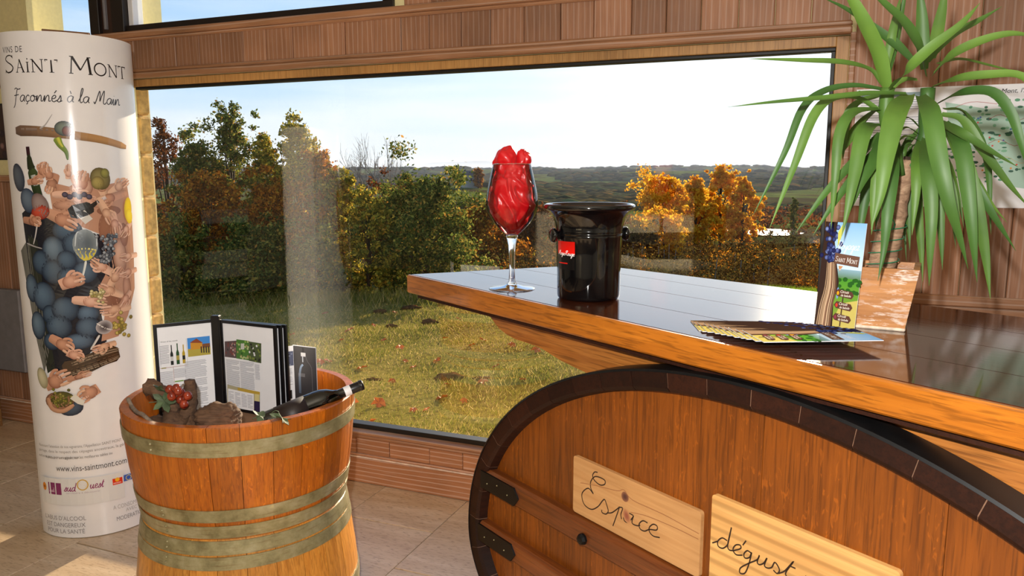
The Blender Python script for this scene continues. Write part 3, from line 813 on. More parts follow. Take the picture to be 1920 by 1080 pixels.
for i, (px, py, r_) in enumerate([(770, 578, .10), (712, 585, .08), (806, 604, .08), (840, 712, .11), (905, 713, .07), (700, 716, .07), (735, 612, .06)]):
    p = atz(px, py, -.35); p = atz(px, py, float(ground(p.x, p.y)))
    m = MB(); sd = Vector((i * 3.1, 1, 2))
    m.ball((0, 0, 0), r_, 3, (1.2, 1, .42), lambda q: 1 + .55 * mnoise.noise(q * 2.3 + sd))
    o = m.build('molehill', M['dirt'], smooth=True); o.location = p
    tag(o, 'low mound of bare brown soil on the lawn', 'molehill', 'molehills on the lawn')

# trees -----------------------------------------------------------------
def leaf_cloud(centres, radii, n, size, rng, squash=.8):
    """leaves scattered loosely round twig sprays"""
    C0 = np.array(centres); R0 = np.array(radii); ctr = C0.mean(0); C = [C0]; R = [R0 * .8]
    for k in range(4):
        out = C0 - ctr; out /= (np.linalg.norm(out, axis=1)[:, None] + 1e-6)
        d = out * .7 + rng.normal(0, .75, C0.shape); d[:, 2] += .2
        C.append(C0 + d * R0[:, None] * rng.uniform(.4, 1.25, (len(C0), 1))); R.append(R0 * rng.uniform(.3, .65, len(R0)))
    C0 = np.concatenate(C); R0 = np.concatenate(R); pr_ = R0 ** 1.6; pr_ /= pr_.sum()
    idx = rng.choice(len(C0), n, p=pr_); C = C0[idx]; R = R0[idx]
    p = C + rng.normal(0, .52, (n, 3)) * R[:, None] * np.array([1, 1, squash])
    a = rng.normal(0, 1, (n, 3)); a /= np.linalg.norm(a, axis=1)[:, None]
    b = np.cross(a, rng.normal(0, 1, (n, 3))); b /= np.linalg.norm(b, axis=1)[:, None]
    s = (size * rng.uniform(.6, 1.3, n))[:, None]
    V = np.stack([p - a * s, p + b * s * .55, p + a * s, p - b * s * .55], 1).reshape(-1, 3)
    return V, np.arange(4 * n).reshape(-1, 4)
def tree(name, label, cat, px, Y, top_py, width_px, mat, n, size, seed, group=None, ncl=34, base_drop=0., shape=1., low=.18, bark='bark', trunk_r=None, cl_r=.16):
    rg = np.random.default_rng(seed)
    X = (px - 960) / FPX * Y; gz = float(ground(np.array(X), np.array(Y))) - base_drop
    top = aty(px, top_py, Y).z; Ht = top - gz; rx = width_px / FPX * Y / 2
    root = thing(name, label, cat, (X, Y, gz), group=group)
    cs = []; rs = []
    for i in range(ncl):
        f = low + (1 - low) * (i + .5) / ncl; prof_ = math.sin(PI * min(.98, (f - low) / (1 - low) * .82 + .16)) ** shape
        a = i * 2.399 + rg.uniform(-.4, .4); rr = rx * prof_ * math.sqrt(rg.uniform(.15, 1.)) * .74
        cs.append((rr * math.cos(a), rr * math.sin(a) * .9, Ht * f * .86)); rs.append(max(.08, rx * cl_r * rg.uniform(.8, 2.1)))
    cs.append((0, 0, Ht * .86)); rs.append(rx * .12)
    V, Fq = leaf_cloud(cs, rs, int(n * 1.5), size * .72, rg)
    np_mesh('foliage', V, Fq, M[mat], root, nper=4)
    tr_ = trunk_r or max(.02, Ht * .018)
    m = MB(); pts = [(0, 0, -.1)] + [(rg.uniform(-.05, .05) * rx, rg.uniform(-.05, .05) * rx, Ht * f) for f in (.2, .4, .6, .75, .88)]
    m.tube(pts, [tr_, tr_ * .85, tr_ * .7, tr_ * .5, tr_ * .3, tr_ * .12], 7); m.build('trunk', M[bark], root, smooth=True)
    m = MB()
    for c in cs[::2]:
        z0 = c[2] * .55; m.tube([(0, 0, z0), (c[0] * .5, c[1] * .5, z0 + (c[2] - z0) * .45), c], [tr_ * .4, tr_ * .25, tr_ * .1], 5)
    m.build('branches', M[bark], root, smooth=True)
    return root
gt = 'trees along the far edge of the lawn'
tree('oak_tree', 'tall green young oak, highest tree beside the stone corner', 'tree', 440, 14.0, 168, 170, 'fol_green', 11000, .045, 1, gt, shape=.8)
tree('oak_tree', 'yellow-green oak with loose top just right of the tallest tree', 'tree', 565, 13.4, 196, 190, 'fol_yellow', 13000, .045, 2, gt)
tree('oak_tree', 'thin reddish tree next to the golden stone corner', 'tree', 318, 14.5, 190, 130, 'fol_rust', 5000, .04, 3, gt)
tree('maple_tree', 'orange autumn tree low in front of the tall green oak', 'tree', 395, 12.8, 310, 210, 'fol_orange', 14000, .045, 4, gt)
tree('maple_tree', 'orange and yellow leafed tree below the loose topped oak', 'tree', 520, 12.6, 330, 170, 'fol_orange', 11000, .045, 5, gt)
tree('oak_tree', 'yellow-green tree at the right end of the tall group', 'tree', 640, 13.0, 300, 120, 'fol_yellow', 7000, .045, 6, gt)
tree('oak_bush', 'dark green bushy oak standing just left of the counter corner', 'bush', 800, 12.6, 326, 235, 'fol_green', 20000, .042, 7, gt, low=.04, shape=.55, ncl=46)
tree('oak_bush', 'dark shrub with yellow leaves left of the bushy oak', 'bush', 690, 12.2, 345, 130, 'fol_yellow', 10000, .042, 8, gt, low=.02, shape=.6)
tree('shrub', 'dark green shrub at the foot of the tall oaks', 'bush', 480, 12.0, 430, 220, 'fol_green', 12000, .042, 9, gt, low=.02, shape=.5)
tree('shrub', 'dark green shrub beside the stone corner', 'bush', 340, 12.0, 430, 170, 'fol_green', 9000, .042, 10, gt, low=.02, shape=.5)
tree('shrub', 'dark shrub under the yellow-green trees', 'bush', 590, 11.9, 440, 130, 'fol_green', 8000, .042, 21, gt, low=.02, shape=.5)
tree('beech_hedge', 'rust red hedge tree behind the bushy oak', 'tree', 745, 19.0, 348, 190, 'fol_rust', 9000, .06, 11, gt, shape=.5, ncl=44)
tree('beech_tree', 'brown-orange tree behind the wine glass', 'tree', 915, 24.0, 372, 130, 'fol_orange', 8000, .085, 12, gt, shape=.6)
tree('beech_tree', 'brown tree behind the black bucket', 'tree', 1010, 30.0, 400, 130, 'fol_rust', 6000, .1, 13, gt, shape=.6)
tree('oak_tree', 'olive green oak between the tallest tree and the stone corner', 'tree', 372, 13.6, 232, 120, 'fol_green', 9000, .045, 41, gt)
tree('oak_tree', 'slim yellow-green oak between the two tallest trees', 'tree', 505, 13.7, 222, 110, 'fol_yellow', 8000, .045, 42, gt)
tree('oak_tree', 'orange-tinged oak below the loose topped oak', 'tree', 600, 13.1, 262, 130, 'fol_orange', 7000, .045, 43, gt)
gg = 'golden trees beyond the vineyard slope'
tree('golden_tree', 'broad orange-gold tree, leftmost of the golden group', 'tree', 1245, 58, 322, 135, 'fol_gold', 8000, .17, 14, gg, shape=.5)
tree('golden_tree', 'tallest golden tree, top centre of the golden group', 'tree', 1350, 64, 300, 90, 'fol_gold', 6500, .18, 15, gg)
tree('golden_tree', 'gold tree at the right end of the golden group', 'tree', 1392, 60, 322, 75, 'fol_gold', 6000, .17, 16, gg)
tree('golden_tree', 'bright gold tree in the middle of the golden group', 'tree', 1305, 55, 322, 90, 'fol_gold', 6500, .16, 17, gg)
tree('golden_bush', 'low golden bush at the foot of the golden trees', 'bush', 1245, 46, 400, 110, 'fol_gold', 6000, .13, 18, gg, low=.05, shape=.5)
tree('brush_tree', 'dull brown bush between the bucket and the golden trees', 'bush', 1200, 40, 430, 90, 'fol_brush', 4000, .11, 19, gt, low=.05, shape=.5)
tree('cypress', 'dark narrow conifer near the pond', 'tree', 1487, 90, 365, 22, 'fol_green', 3000, .16, 20, None, low=.05, shape=.5)

def bare_tree(name, label, px, Y, top_py, seed):
    rg = random.Random(seed); X = (px - 960) / FPX * Y; gz = float(ground(np.array(X), np.array(Y))); Ht = aty(px, top_py, Y).z - gz
    root = thing(name, label, 'tree', (X, Y, gz), group='bare trees behind the hedge')
    tm = MB(); bmm = MB()
    def grow(p, d, L, r, lev):
        q = p + d * L; mid = p + d * L * .5 + Vector((rg.uniform(-.04, .04), rg.uniform(-.04, .04), 0)) * L
        (tm if lev == 0 else bmm).tube([p, mid, q], [r, r * .8, r * .6], 5, caps=False)
        if lev >= 4: return
        for _ in range(3 if lev < 3 else 2):
            nd = (d + Vector((rg.uniform(-.6, .6), rg.uniform(-.6, .6), rg.uniform(-.05, .35)))).normalized()
            grow(p + d * L * rg.uniform(.55, 1.), nd, L * rg.uniform(.5, .72), r * .55, lev + 1)
    grow(Vector((0, 0, 0)), Vector((rg.uniform(-.05, .05), 0, 1)).normalized(), Ht * .5, .05, 0)
    tm.build('trunk', M['bark_pale'], root, smooth=True); bmm.build('branches', M['bark_pale'], root, smooth=True)
bare_tree('bare_tree', 'leafless pale tree, leftmost of the bare trees', 672, 26, 285, 1)
bare_tree('bare_tree', 'leafless pale tree, second of the bare trees from the left', 695, 27, 280, 2)
bare_tree('bare_tree', 'leafless tree in the middle of the bare trees', 718, 25, 276, 3)
bare_tree('bare_tree', 'slender leafless tree, second of the bare trees from the right', 736, 28, 280, 4)
bare_tree('bare_tree', 'leafless pale tree, rightmost of the bare trees', 758, 29, 298, 5)

# brush and vines on the slope, woods on the far hills (uncountable)
def brush(name, label, n, r0, r1, a0, a1, h0, h1, mat, per, size, seed):
    rg = np.random.default_rng(seed); Vs = []; Fs = []; b = 0
    r = np.exp(rg.uniform(math.log(r0), math.log(r1), n)); a = rg.uniform(a0, a1, n); x, y = r * np.sin(a), r * np.cos(a); z = ground(x, y)
    for i in range(n):
        h = rg.uniform(h0, h1) * (r[i] / r0) ** .25
        cs = [(x[i] + rg.uniform(-.5, .5) * h, y[i] + rg.uniform(-.5, .5) * h, z[i] + h * f) for f in (.25, .45, .7)]
        V, Fq = leaf_cloud(cs, [h * .4, h * .45, h * .3], per, size * (r[i] / r0) ** .7, rg); Vs.append(V); Fs.append(Fq + b); b += len(V)
    o = np_mesh(name, np.concatenate(Vs), np.concatenate(Fs), M[mat], nper=4); return tag(o, label, 'brush', kind='stuff')
brush('hillside_brush', 'brown scrub and vines covering the slope behind the counter', 520, 15.5, 110, rad(-4), rad(34), .35, .9, 'fol_brush', 170, .028, 5)
brush('golden_scrub', 'golden orange scrub dotted over the slope', 70, 16, 90, rad(-4), rad(32), .4, 1.0, 'fol_orange', 170, .03, 6)
brush('valley_hedge', 'brown hedges and copses in the valley behind the trees', 240, 110, 240, rad(-36), rad(34), 1.2, 2.6, 'fol_rust', 70, .3, 8)
vp = MB(); rnd = random.Random(3)
for i in range(90):
    r_ = rnd.uniform(17, 60); a_ = rad(rnd.uniform(-1, 31)); x_, y_ = r_ * math.sin(a_), r_ * math.cos(a_); z_ = float(ground(np.array(x_), np.array(y_)))
    vp.tube([(x_, y_, z_ - .1), (x_ + rnd.uniform(-.05, .05), y_, z_ + rnd.uniform(.5, .9))], .012 * max(1, r_ / 30), 5)
tag(vp.build('vine_stakes', M['bark_pale']), 'pale thin vineyard stakes standing in the scrub', 'stakes', kind='stuff')
rg = np.random.default_rng(9)
bm = bmesh.new(); bmesh.ops.create_icosphere(bm, subdivisions=1, radius=1); bm.verts.index_update()
IV = np.array([v.co[:] for v in bm.verts]); IF = np.array([[v.index for v in f.verts] for f in bm.faces]); bm.free()
Vs = []; Fs = []; b = 0; cnt = 0
while cnt < 7000:
    r_ = math.exp(rg.uniform(math.log(230), math.log(3200))); a_ = rg.uniform(rad(-38), rad(37)); x_, y_ = r_ * math.sin(a_), r_ * math.cos(a_)
    if mnoise.noise(Vector((x_ * .006, y_ * .0035, 3.))) < .03: continue
    z_ = float(ground(np.array(x_), np.array(y_))); s = rg.uniform(1.4, 3.2) * (r_ / 400) ** .5
    V = IV * np.array([s * rg.uniform(1.6, 3.0), s * 1.6, s * rg.uniform(.55, .9)]) * rg.uniform(.86, 1.14, (len(IV), 1)) + np.array([x_, y_, z_ + s * .35])
    Vs.append(V); Fs.append(IF + b); b += len(V); cnt += 1
wds = np_mesh('distant_woods', np.concatenate(Vs), np.concatenate(Fs), M['fol_far'], smooth=True); tag(wds, 'brown and dark green woods over the far hills', 'woods', kind='stuff')

# far house on its knoll
hx, hy = math.sin(-.055) * 430, math.cos(-.055) * 430; hz = float(ground(np.array(hx), np.array(hy)))
hr = thing('far_house', 'small pale stone house on the far wooded knoll', 'house', (hx, hy, hz - 1), .3)
MB().box(-4.5, 4.5, -3.5, 3.5, 0, 8).build('walls', M['house'], hr)
m = MB(); m.prism([(-3.9, 7.9), (3.9, 7.9), (0, 10.2)], lambda a, b, c: (c, a, b), -4.8, 4.8); m.build('roof', M['house_roof'], hr)
for x_ in (-2.6, 0, 2.6): MB().box(x_ - .5, x_ + .5, -3.6, -3.45, 4.6, 6.2, .05).build('window', M['frame_dark'], hr)
tree('round_tree', 'round russet tree beside the small far house', 'tree', 897, 425, 313, 22, 'fol_orange', 1200, .9, 31, None, low=.1, shape=.5)

# pond
m = MB(); pc = atz(1425, 434, -7.2); n_ = 28
m.add([(pc.x + 5.5 * math.cos(2 * PI * k / n_) * (1 + .15 * math.sin(3 * k)), pc.y + 7 * math.sin(2 * PI * k / n_), 0) for k in range(n_)], [tuple(range(n_))])
zz = max(float(ground(np.array(v[0]), np.array(v[1]))) for v in m.v) + .05
m.v = [(a, b_, zz) for a, b_, c_ in m.v]
tag(m.build('pond', M['water']), 'small pond glinting in the sun beyond the golden trees', 'pond')

# faint mountain chain
n_ = 160; V = []; Fc = []
for i in range(n_):
    a_ = rad(-45 + 90 * i / (n_ - 1)); R_ = 26000
    h_ = 330 + 170 * mnoise.noise(Vector((i * .06, 2, 0))) + 90 * mnoise.noise(Vector((i * .22, 5, 0))) + 40 * mnoise.noise(Vector((i * .7, 9, 0)))
    for rr, zz in ((R_, -60), (R_ + 1500, h_), (R_ + 5000, -60)): V.append((rr * math.sin(a_), rr * math.cos(a_), zz))
for i in range(n_ - 1):
    for j in range(2): a = i * 3 + j; Fc.append((a, a + 3, a + 4, a + 1))
mt = np_mesh('mountain_range', V, Fc, M['mountain'], nper=4, smooth=True); mt['kind'] = 'structure'; mt['label'] = 'faint blue mountain chain on the horizon'

# haze over the distance
hz_t = NT('valley_haze'); hz_t.t.nodes.remove(hz_t.b); vs_ = hz_t.n('ShaderNodeVolumeScatter'); vs_.inputs['Color'].default_value = (.82, .90, 1.0, 1)
vs_.inputs['Density'].default_value = .00010; vs_.inputs['Anisotropy'].default_value = 0.; hz_t.l(vs_.outputs[0], hz_t.out.inputs['Volume'])
m = MB(); m.prism([(120 * math.sin(rad(d)), 120 * math.cos(rad(d))) for d in (-50, -25, 0, 25, 50)] + [(34000 * math.sin(rad(d)), 34000 * math.cos(rad(d))) for d in (50, 25, 0, -25, -50)], lambda a, b, c: (a, b, c), -120, 240)
tag(m.build('haze', hz_t.m), 'thin blue haze lying over the far hills', 'haze', kind='stuff')

# ================================================================== COUNTER
ZC = 1.08
ct = thing('bar_counter', 'long dark polished counter with orange oak front edge', 'counter', CTR_O, CTR_ROT)
def slant(y): return .14 * y / .62
bounds = [.014, .185, .36, .53, .70]
for a, b in zip(bounds[:-1], bounds[1:]):
    e1 = b - .0012
    if b == bounds[-1]: pl_ = [(slant(a), a + .0012), (2.6, a + .0012), (2.6, .80), (.9, .685), (.145, .625)]
    else: pl_ = [(slant(a), a + .0012), (2.6, a + .0012), (2.6, e1), (slant(e1), e1)]
    MB().prism(pl_, lambda u, v, t: (u, v, t), 1.03, ZC).build('top_plank', M['counter'], ct)
m = MB(); m.box(0, 2.6, 0, .0135, 1.026, ZC, .0035); m.build('front_edge', M['oak_edge'], ct)
MB().prism([(.03, .02), (2.6, .02), (2.6, .7), (.17, .6)], lambda u, v, t: (u, v, t), 1.0125, 1.0295).build('shadow_strip', M['stave_dark'], ct)  # dark strip deepening the shadow band between front edge and apron
ap = [(.34, 1.012), (.352, .998), (.372, .984), (.393, .973), (.425, .963), (.464, .957), (.52, .956), (.564, .954), (.60, .947), (.647, .937), (.69, .932), (.75, .925), (1.6, .93), (2.6, .93), (2.6, 1.012)]
MB().prism(ap, lambda u, v, t: (u, t, v), .062, .088).build('apron', M['oak_apron'], ct)
MB().box(.85, 2.6, .12, .62, 0.0, 1.003).build('cabinet', M['bar'], ct)

# ================================================================== OVAL BARREL FRONT
bf = thing('oval_barrel_front', 'oval oak cask front with black hoop mounted below the counter', 'barrel', CTR_O, CTR_ROT)
CS, CZ, EA, EB, EBL = 1.215, .418, .885, .600, .405
def ell(th, ins):
    """point of the oval at angle th, inset along the normal"""
    b = EB if math.sin(th) >= 0 else EBL
    x, z = EA * math.cos(th), b * math.sin(th)
    n = Vector((math.cos(th) / EA, math.sin(th) / b)).normalized()
    return (CS + x - n.x * ins, CZ + z - n.y * ins)
# equal arc-length angles
TH = np.linspace(0, 2 * PI, 4001); pts = np.array([ell(t, 0) for t in TH]); sl_ = np.concatenate([[0], np.cumsum(np.hypot(*np.diff(pts, axis=0).T))])
NST = 46
ang = np.interp(np.linspace(0, sl_[-1], NST + 1), sl_, TH)
rnd = random.Random(2)
for i in range(NST):
    a0, a1 = ang[i], ang[i + 1]; g = (a1 - a0) * .010; m = MB(); vs = []; pj = rnd.uniform(0, .002)
    for j in range(5):
        th = a0 + g + (a1 - a0 - 2 * g) * j / 4
        for ins, y in ((.005, .0 - pj), (.036, .0 - pj), (.044, .006 - pj), (.050, .03), (.050, .058), (.005, .058)):
            s_, z_ = ell(th, ins); vs.append((s_, y, z_))
    fs = []
    for j in range(4):
        for k in range(6): a = j * 6 + k; b = j * 6 + (k + 1) % 6; fs.append((a, b, b + 6, a + 6))
    fs += [tuple(range(5, -1, -1)), tuple(range(24, 30))]
    m.add(vs, fs); m.build('stave', M['stave_dark'], bf)
m = MB(); vs = []; fs = []
for i in range(160):      # pale filler showing in the joints between the staves
    th = np.interp(sl_[-1] * i / 160, sl_, TH)
    for ins, y in ((.006, .0005), (.0355, .0005), (.0432, .0066), (.0492, .0302), (.0492, .057), (.006, .057)):
        s_, z_ = ell(th, ins); vs.append((s_, y, z_))
for i in range(160):
    for k in range(6): a = i * 6 + k; b = i * 6 + (k + 1) % 6; c_ = ((i + 1) % 160) * 6; fs.append((a, b, c_ + (k + 1) % 6, c_ + k))
m.add(vs, fs); m.build('joint_filler', M['joint'], bf)
m = MB(); vs = []; N = 160; fs = []
for i in range(N):
    th = np.interp(sl_[-1] * i / N, sl_, TH)
    for ins, y in ((.005, -.003), (0, -.001), (-.001, .058), (.005, .058)):
        s_, z_ = ell(th, ins); vs.append((s_, y, z_))
for i in range(N):
    for k in range(4): a = i * 4 + k; b = i * 4 + (k + 1) % 4; c_ = ((i + 1) % N) * 4; fs.append((a, b, c_ + (k + 1) % 4, c_ + k))
m.add(vs, fs); sharp(m.build('hoop', M['hoop_black'], bf), 50)
# head boards clipped by the oval
hb = [CS - EA + .05 + x for x in (0, .13, .27, .42, .56, .72, .86, 1.02, 1.17, 1.33, 1.48, 1.67)]
for a, b in zip(hb[:-1], hb[1:]):
    b = min(b, CS + EA - .05); top = []; bot = []
    for k in range(9):
        s_ = a + .0004 + (b - a - .0008) * k / 8; f = max(0., 1 - ((s_ - CS) / (EA - .048)) ** 2) ** .5
        top.append((s_, CZ + (EB - .048) * f)); bot.append((s_, CZ - (EBL - .048) * f))
    MB().prism(bot + top[::-1], lambda u, v, t: (u, t, v), .030 - rnd.uniform(0, .0012), .045).build('head_board', M['head'], bf)
def bar(z0, z1, x0, x1, name):
    m = MB(); m.prism([(.030, z0), (.006, z0), (.001, z0 + .005), (.001, z1 - .008), (.009, z1), (.030, z1)], lambda y, z, t: (t, y, z), x0, x1)
    o = m.build(name, M['bar'], bf)
    for sgn, xe in ((1, x0), (-1, x1)):
        mm = MB(); zc = (z0 + z1) / 2 - .002; hh = (z1 - z0) / 2 - .004; L = .165
        mm.prism([(xe - .002 * sgn, zc - hh), (xe + sgn * (L - .018), zc - hh), (xe + sgn * L, zc), (xe + sgn * (L - .018), zc + hh), (xe - .002 * sgn, zc + hh)][::sgn], lambda u, v, t: (u, t, v), -.0035, .0015)
        mm.build('iron_end_plate', M['iron'], o)
        for kx in (.03, .075, .12):
            q = MB(); q.ball((xe + sgn * kx, -.0038, zc + (.006 if kx == .075 else -.004)), .0022, 1); q.build('nail', M['hoop'], o, smooth=True)
    return o
b1 = bar(.547, .602, .398, 2.03, 'cross_bar'); b2 = bar(.392, .446, .384, 2.045, 'cross_bar')
m = MB(); m.lathe([(.013, 0), (.013, .006), (.010, .012), (.004, .013)], 8, cap1=True, axis=Matrix.Translation((.805, .001, .566)) @ Matrix.Rotation(PI / 2, 4, 'X')); m.build('bolt', M['iron'], b1)
MB().box(1.06, 1.30, .004, .028, .45, .553, .003).build('hatch_block', M['bar'], bf)

# signs made of wine-crate ends
def rounded(x0, x1, z0, z1, r, n=4):
    out = []
    for cx, cz, a0 in ((x1 - r, z1 - r, 0), (x0 + r, z1 - r, 90), (x0 + r, z0 + r, 180), (x1 - r, z0 + r, 270)):
        for k in range(n + 1): a = rad(a0 + 90 * k / n); out.append((cx + r * math.cos(a), cz + r * math.sin(a)))
    return out
SY = .0195
SN = Vector((.806, .591, 0)).normalized()
def spx(x, y):
    p = CFI @ atplane(x, y, CTR_O + SN * SY, SN); return (p.x, p.z)
smap = lambda u, v, l: (u, SY - l, v)
def sign(name, label, x0, x1, z0, z1, mat):
    r = thing(name, label, 'sign', CTR_O, CTR_ROT)
    m = MB(); m.prism(rounded(x0, x1, z0, z1, .007), lambda u, v, t: (u, t, v), SY, SY + .0095); m.build('board', M[mat], r); return r
s1 = sign('wooden_sign', 'knotty pine crate board lettered Espace on the cask front', .747, 1.118, .606, .741, 'pine1')
P = Print(smap, .0003, 2e-5); INK = srgb('2a1a14')
def c5(pts): return [spx(1060 + a / 4.907, 850 + b / 4.907) for a, b in pts]
def c6(pts): return [spx(1320 + a / 4.8, 920 + b / 4.8) for a, b in pts]
for pts in ([(298, 175), (270, 172), (252, 205), (270, 250), (320, 290), (362, 285), (365, 250), (320, 222), (270, 215), (235, 260), (235, 320), (258, 372), (215, 322), (170, 345), (152, 390), (175, 470), (240, 515), (300, 490), (340, 440), (362, 425), (380, 470), (395, 530), (375, 558), (340, 545), (335, 520)],
            [(390, 548), (430, 545), (480, 510), (500, 492)], [(500, 492), (470, 580), (438, 668)], [(500, 495), (528, 505), (512, 560), (518, 605)],
            [(625, 570), (580, 550), (540, 580), (545, 620), (580, 635), (620, 590), (628, 575), (615, 640), (660, 665), (690, 660)],
            [(758, 640), (715, 620), (680, 650), (690, 695), (730, 715), (775, 700), (840, 705), (845, 670), (810, 652), (775, 680), (775, 720), (810, 760), (870, 775)]):
    P.stroke(c5(pts), .0027, .0027, INK, smooth=5)
kn = c5([(550, 400)])[0]; P.ellipse(kn, .011, .011, srgb('4a2c28'), srgb('8a5a40')); kn = c5([(565, 575)])[0]; P.ellipse(kn, .011, .016, srgb('8a4a38'), srgb('b98658'), rot=.5)
for pts in ([(140, 270), (300, 300), (480, 345), (540, 335), (620, 430), (900, 560), (1230, 740)], [(600, 540), (760, 580), (1000, 680), (1225, 790)]): P.stroke(c5(pts), .0012, .0014, srgb('96603c'), smooth=4)
P.build('lettering', M['print_paper'], s1)
s2 = sign('wooden_sign', 'striped pine crate board lettered dégustation on the cask front', 1.142, 1.495, .606, .787, 'pine2')
P = Print(smap, .0003, 2e-5)
for pts in ([(75, 470), (125, 455)], [(210, 450), (165, 425), (125, 455), (130, 500), (170, 518), (210, 490), (225, 440), (248, 330)], [(248, 330), (215, 480), (225, 530), (265, 540)],
            [(265, 540), (330, 520), (325, 490), (285, 490), (262, 530), (290, 575), (348, 580)], [(380, 450), (350, 490)],
            [(425, 560), (390, 540), (360, 570), (370, 605), (410, 600), (430, 555), (405, 660), (370, 740), (325, 740), (330, 695), (400, 655), (480, 620), (500, 580), (480, 640), (500, 665), (540, 650), (568, 605), (545, 670), (570, 695), (610, 690), (640, 645), (680, 710), (660, 745), (625, 715)],
            [(670, 745), (730, 720), (808, 635), (740, 730), (745, 770), (780, 790)], [(770, 675), (825, 700)]):
    P.stroke(c6(pts), .0027, .0027, INK, smooth=5)
bs = c6([(790, 830)])[0]; P.cursive('ation', bs[0], bs[1] - .004, .017, .0022, INK, sx=1.15)
P.build('lettering', M['print_paper'], s2)

# ================================================================== THINGS ON THE COUNTER
def catloc(x, y, z): p = CF @ Vector((x, y, z)); return p
# wine glass
gp = Vector((0.0, 1.985, ZC))
wg = thing('wine_glass', 'oversized stemmed wine glass holding a red cloth', 'glass', gp)
m = MB(); m.lathe([(.014, .0115), (.03, .0062), (.058, .003), (.061, .0015), (.060, .0005)], 48); m.build('foot', M['foot'], wg, smooth=True)
m = MB(); m.lathe([(.0, .004), (.0135, .0115), (.0085, .022), (.0072, .05), (.0078, .085), (.0100, .115), (.0135, .13), (.016, .139), (.012, .144), (0, .146)], 40)
m.build('stem', M['glass'], wg, smooth=True)
bowl = [(.0135, .139), (.028, .152), (.047, .172), (.062, .197), (.068, .220), (.066, .245), (.060, .275), (.053, .305), (.0485, .324)]
bp = catmull([(r, 0, z) for r, z in bowl], 3)
m = MB(); m.lathe([(p.x, p.z) for p in bp], 48); m.build('bowl', M['bowl'], wg, smooth=True)
m = MB(); m.lathe([(.0478, .3235), (.0485, .325), (.0492, .3235), (.0485, .322), (.0478, .3235)], 48); m.build('rim', M['glass'], wg, smooth=True)
# satin cloth: crumpled folds filling the bowl and standing out of it
bm = bmesh.new(); bmesh.ops.create_icosphere(bm, subdivisions=6, radius=1)
def bowl_r(z): return float(np.interp(z, [b[1] for b in bowl], [b[0] for b in bowl]))
for v in bm.verts:
    d = v.co.normalized(); z = .236 + d.z * .084
    rad_ = min(bowl_r(min(max(z, .16), .324)) - .004, .064) * math.sqrt(max(0, 1 - max(0, abs(d.z)) ** 7))
    h = Vector((d.x, d.y, 0)); h = h.normalized() if h.length > 1e-5 else Vector((1, 0, 0))
    ph = math.atan2(h.y, h.x)
    w1_ = mnoise.noise(Vector((h.x * 1.1, h.y * 1.1, z * 15 + h.x * .8)) + Vector((3, 1, 7))); w2_ = mnoise.noise(Vector((h.x * 2.0 + z * 9, h.y * 2.0, z * 20 + w1_ * 1.5)))
    fold = abs(w1_) * .036 + abs(w2_) * .012
    rr = max(.0, rad_ - min(fold, rad_ * .5) - .001)
    lump = 0
    v.co = (h.x * rr, h.y * rr, z + lump)
me = bpy.data.meshes.new('red_cloth'); bm.to_mesh(me); bm.free(); me.materials.append(M['satin']); me.polygons.foreach_set('use_smooth', [True] * len(me.polygons))
o = bpy.data.objects.new('red_cloth', me); COL.objects.link(o); o.location = gp; tag(o, 'crumpled red satin cloth stuffed into the wine glass', 'cloth')
def puff(cx, cy, cz, rx, rz, seed):
    m = MB(); m.ball((cx, cy, cz), 1, 5, (rx, rx * .9, rz), lambda q: 1 + .28 * mnoise.noise(q * 1.3 + Vector((seed, 0, 2))) + .12 * mnoise.noise(q * 2.8 + Vector((0, seed, 2))))
    return m.build('cloth_fold', M['satin'], o, smooth=True)
puff(-.016, -.006, .330, .032, .037, 5.3); puff(.029, -.004, .328, .0185, .034, 4.1); puff(.002, -.020, .300, .026, .026, 2.2); puff(.004, .012, .302, .032, .030, 9.2)

# black wine bucket
bk = thing('wine_bucket', 'glossy black wine bucket with flared rim and red label', 'bucket', (.186, 1.838, ZC))
m = MB(); pr = [(0, .0), (.070, .0), (.0745, .004), (.076, .01), (.0765, .06), (.078, .11), (.0795, .15), (.0805, .153), (.0795, .156), (.0808, .158), (.0798, .161), (.081, .163), (.080, .166), (.082, .18), (.086, .194), (.093, .206), (.101, .2125), (.1075, .2155), (.1095, .220), (.108, .226), (.103, .2285), (.0975, .227), (.090, .217), (.083, .20), (.079, .18), (.074, .02), (0, .015)]
m.lathe(pr, 64); sharp(m.build('body', M['black_gloss'], bk), 50)
for sg in (1, -1):
    m = MB(); m.lathe([(.0, .018), (.012, .0175), (.0165, .014), (.0172, .009), (.014, .004), (.010, 0), (.009, -.01)], 20, axis=Matrix.Rotation(rad(14 if sg > 0 else 200), 4, 'Z') @ Matrix.Translation((.083, 0, .155)) @ Matrix.Rotation(PI / 2, 4, 'Y'))
    m.build('knob_handle', M['black_gloss'], bk, smooth=True)
def bmap(u, v, l):
    r = .0768 + (v - .06) * .028 + .0006 + l; a = rad(-98) + u / .078; return (r * math.cos(a), r * math.sin(a), v)
P = Print(bmap, .0, 4e-5)
u0, u1 = -.088, -.030
P.rect(u0, u1, .075, .142, srgb('0d0b0c'), 10, 2); P.rect(u0, u1, .112, .142, srgb('d8140c'), 10, 2, srgb('b01008'))
P.cursive('Magie', u0 + .003, .110, .0052, .0009, srgb('f4ecec'), ang=-.05, sx=.95, slant=.3)
P.cursive('Rouge', u0 + .029, .109, .0056, .0009, srgb('f4ecec'), ang=-.03, sx=.95, slant=.3)
P.rect(u0 + .006, u1 - .02, .089, .0915, srgb('c81a10'), 6, 1)
P.build('label', M['print_gloss'], bk)

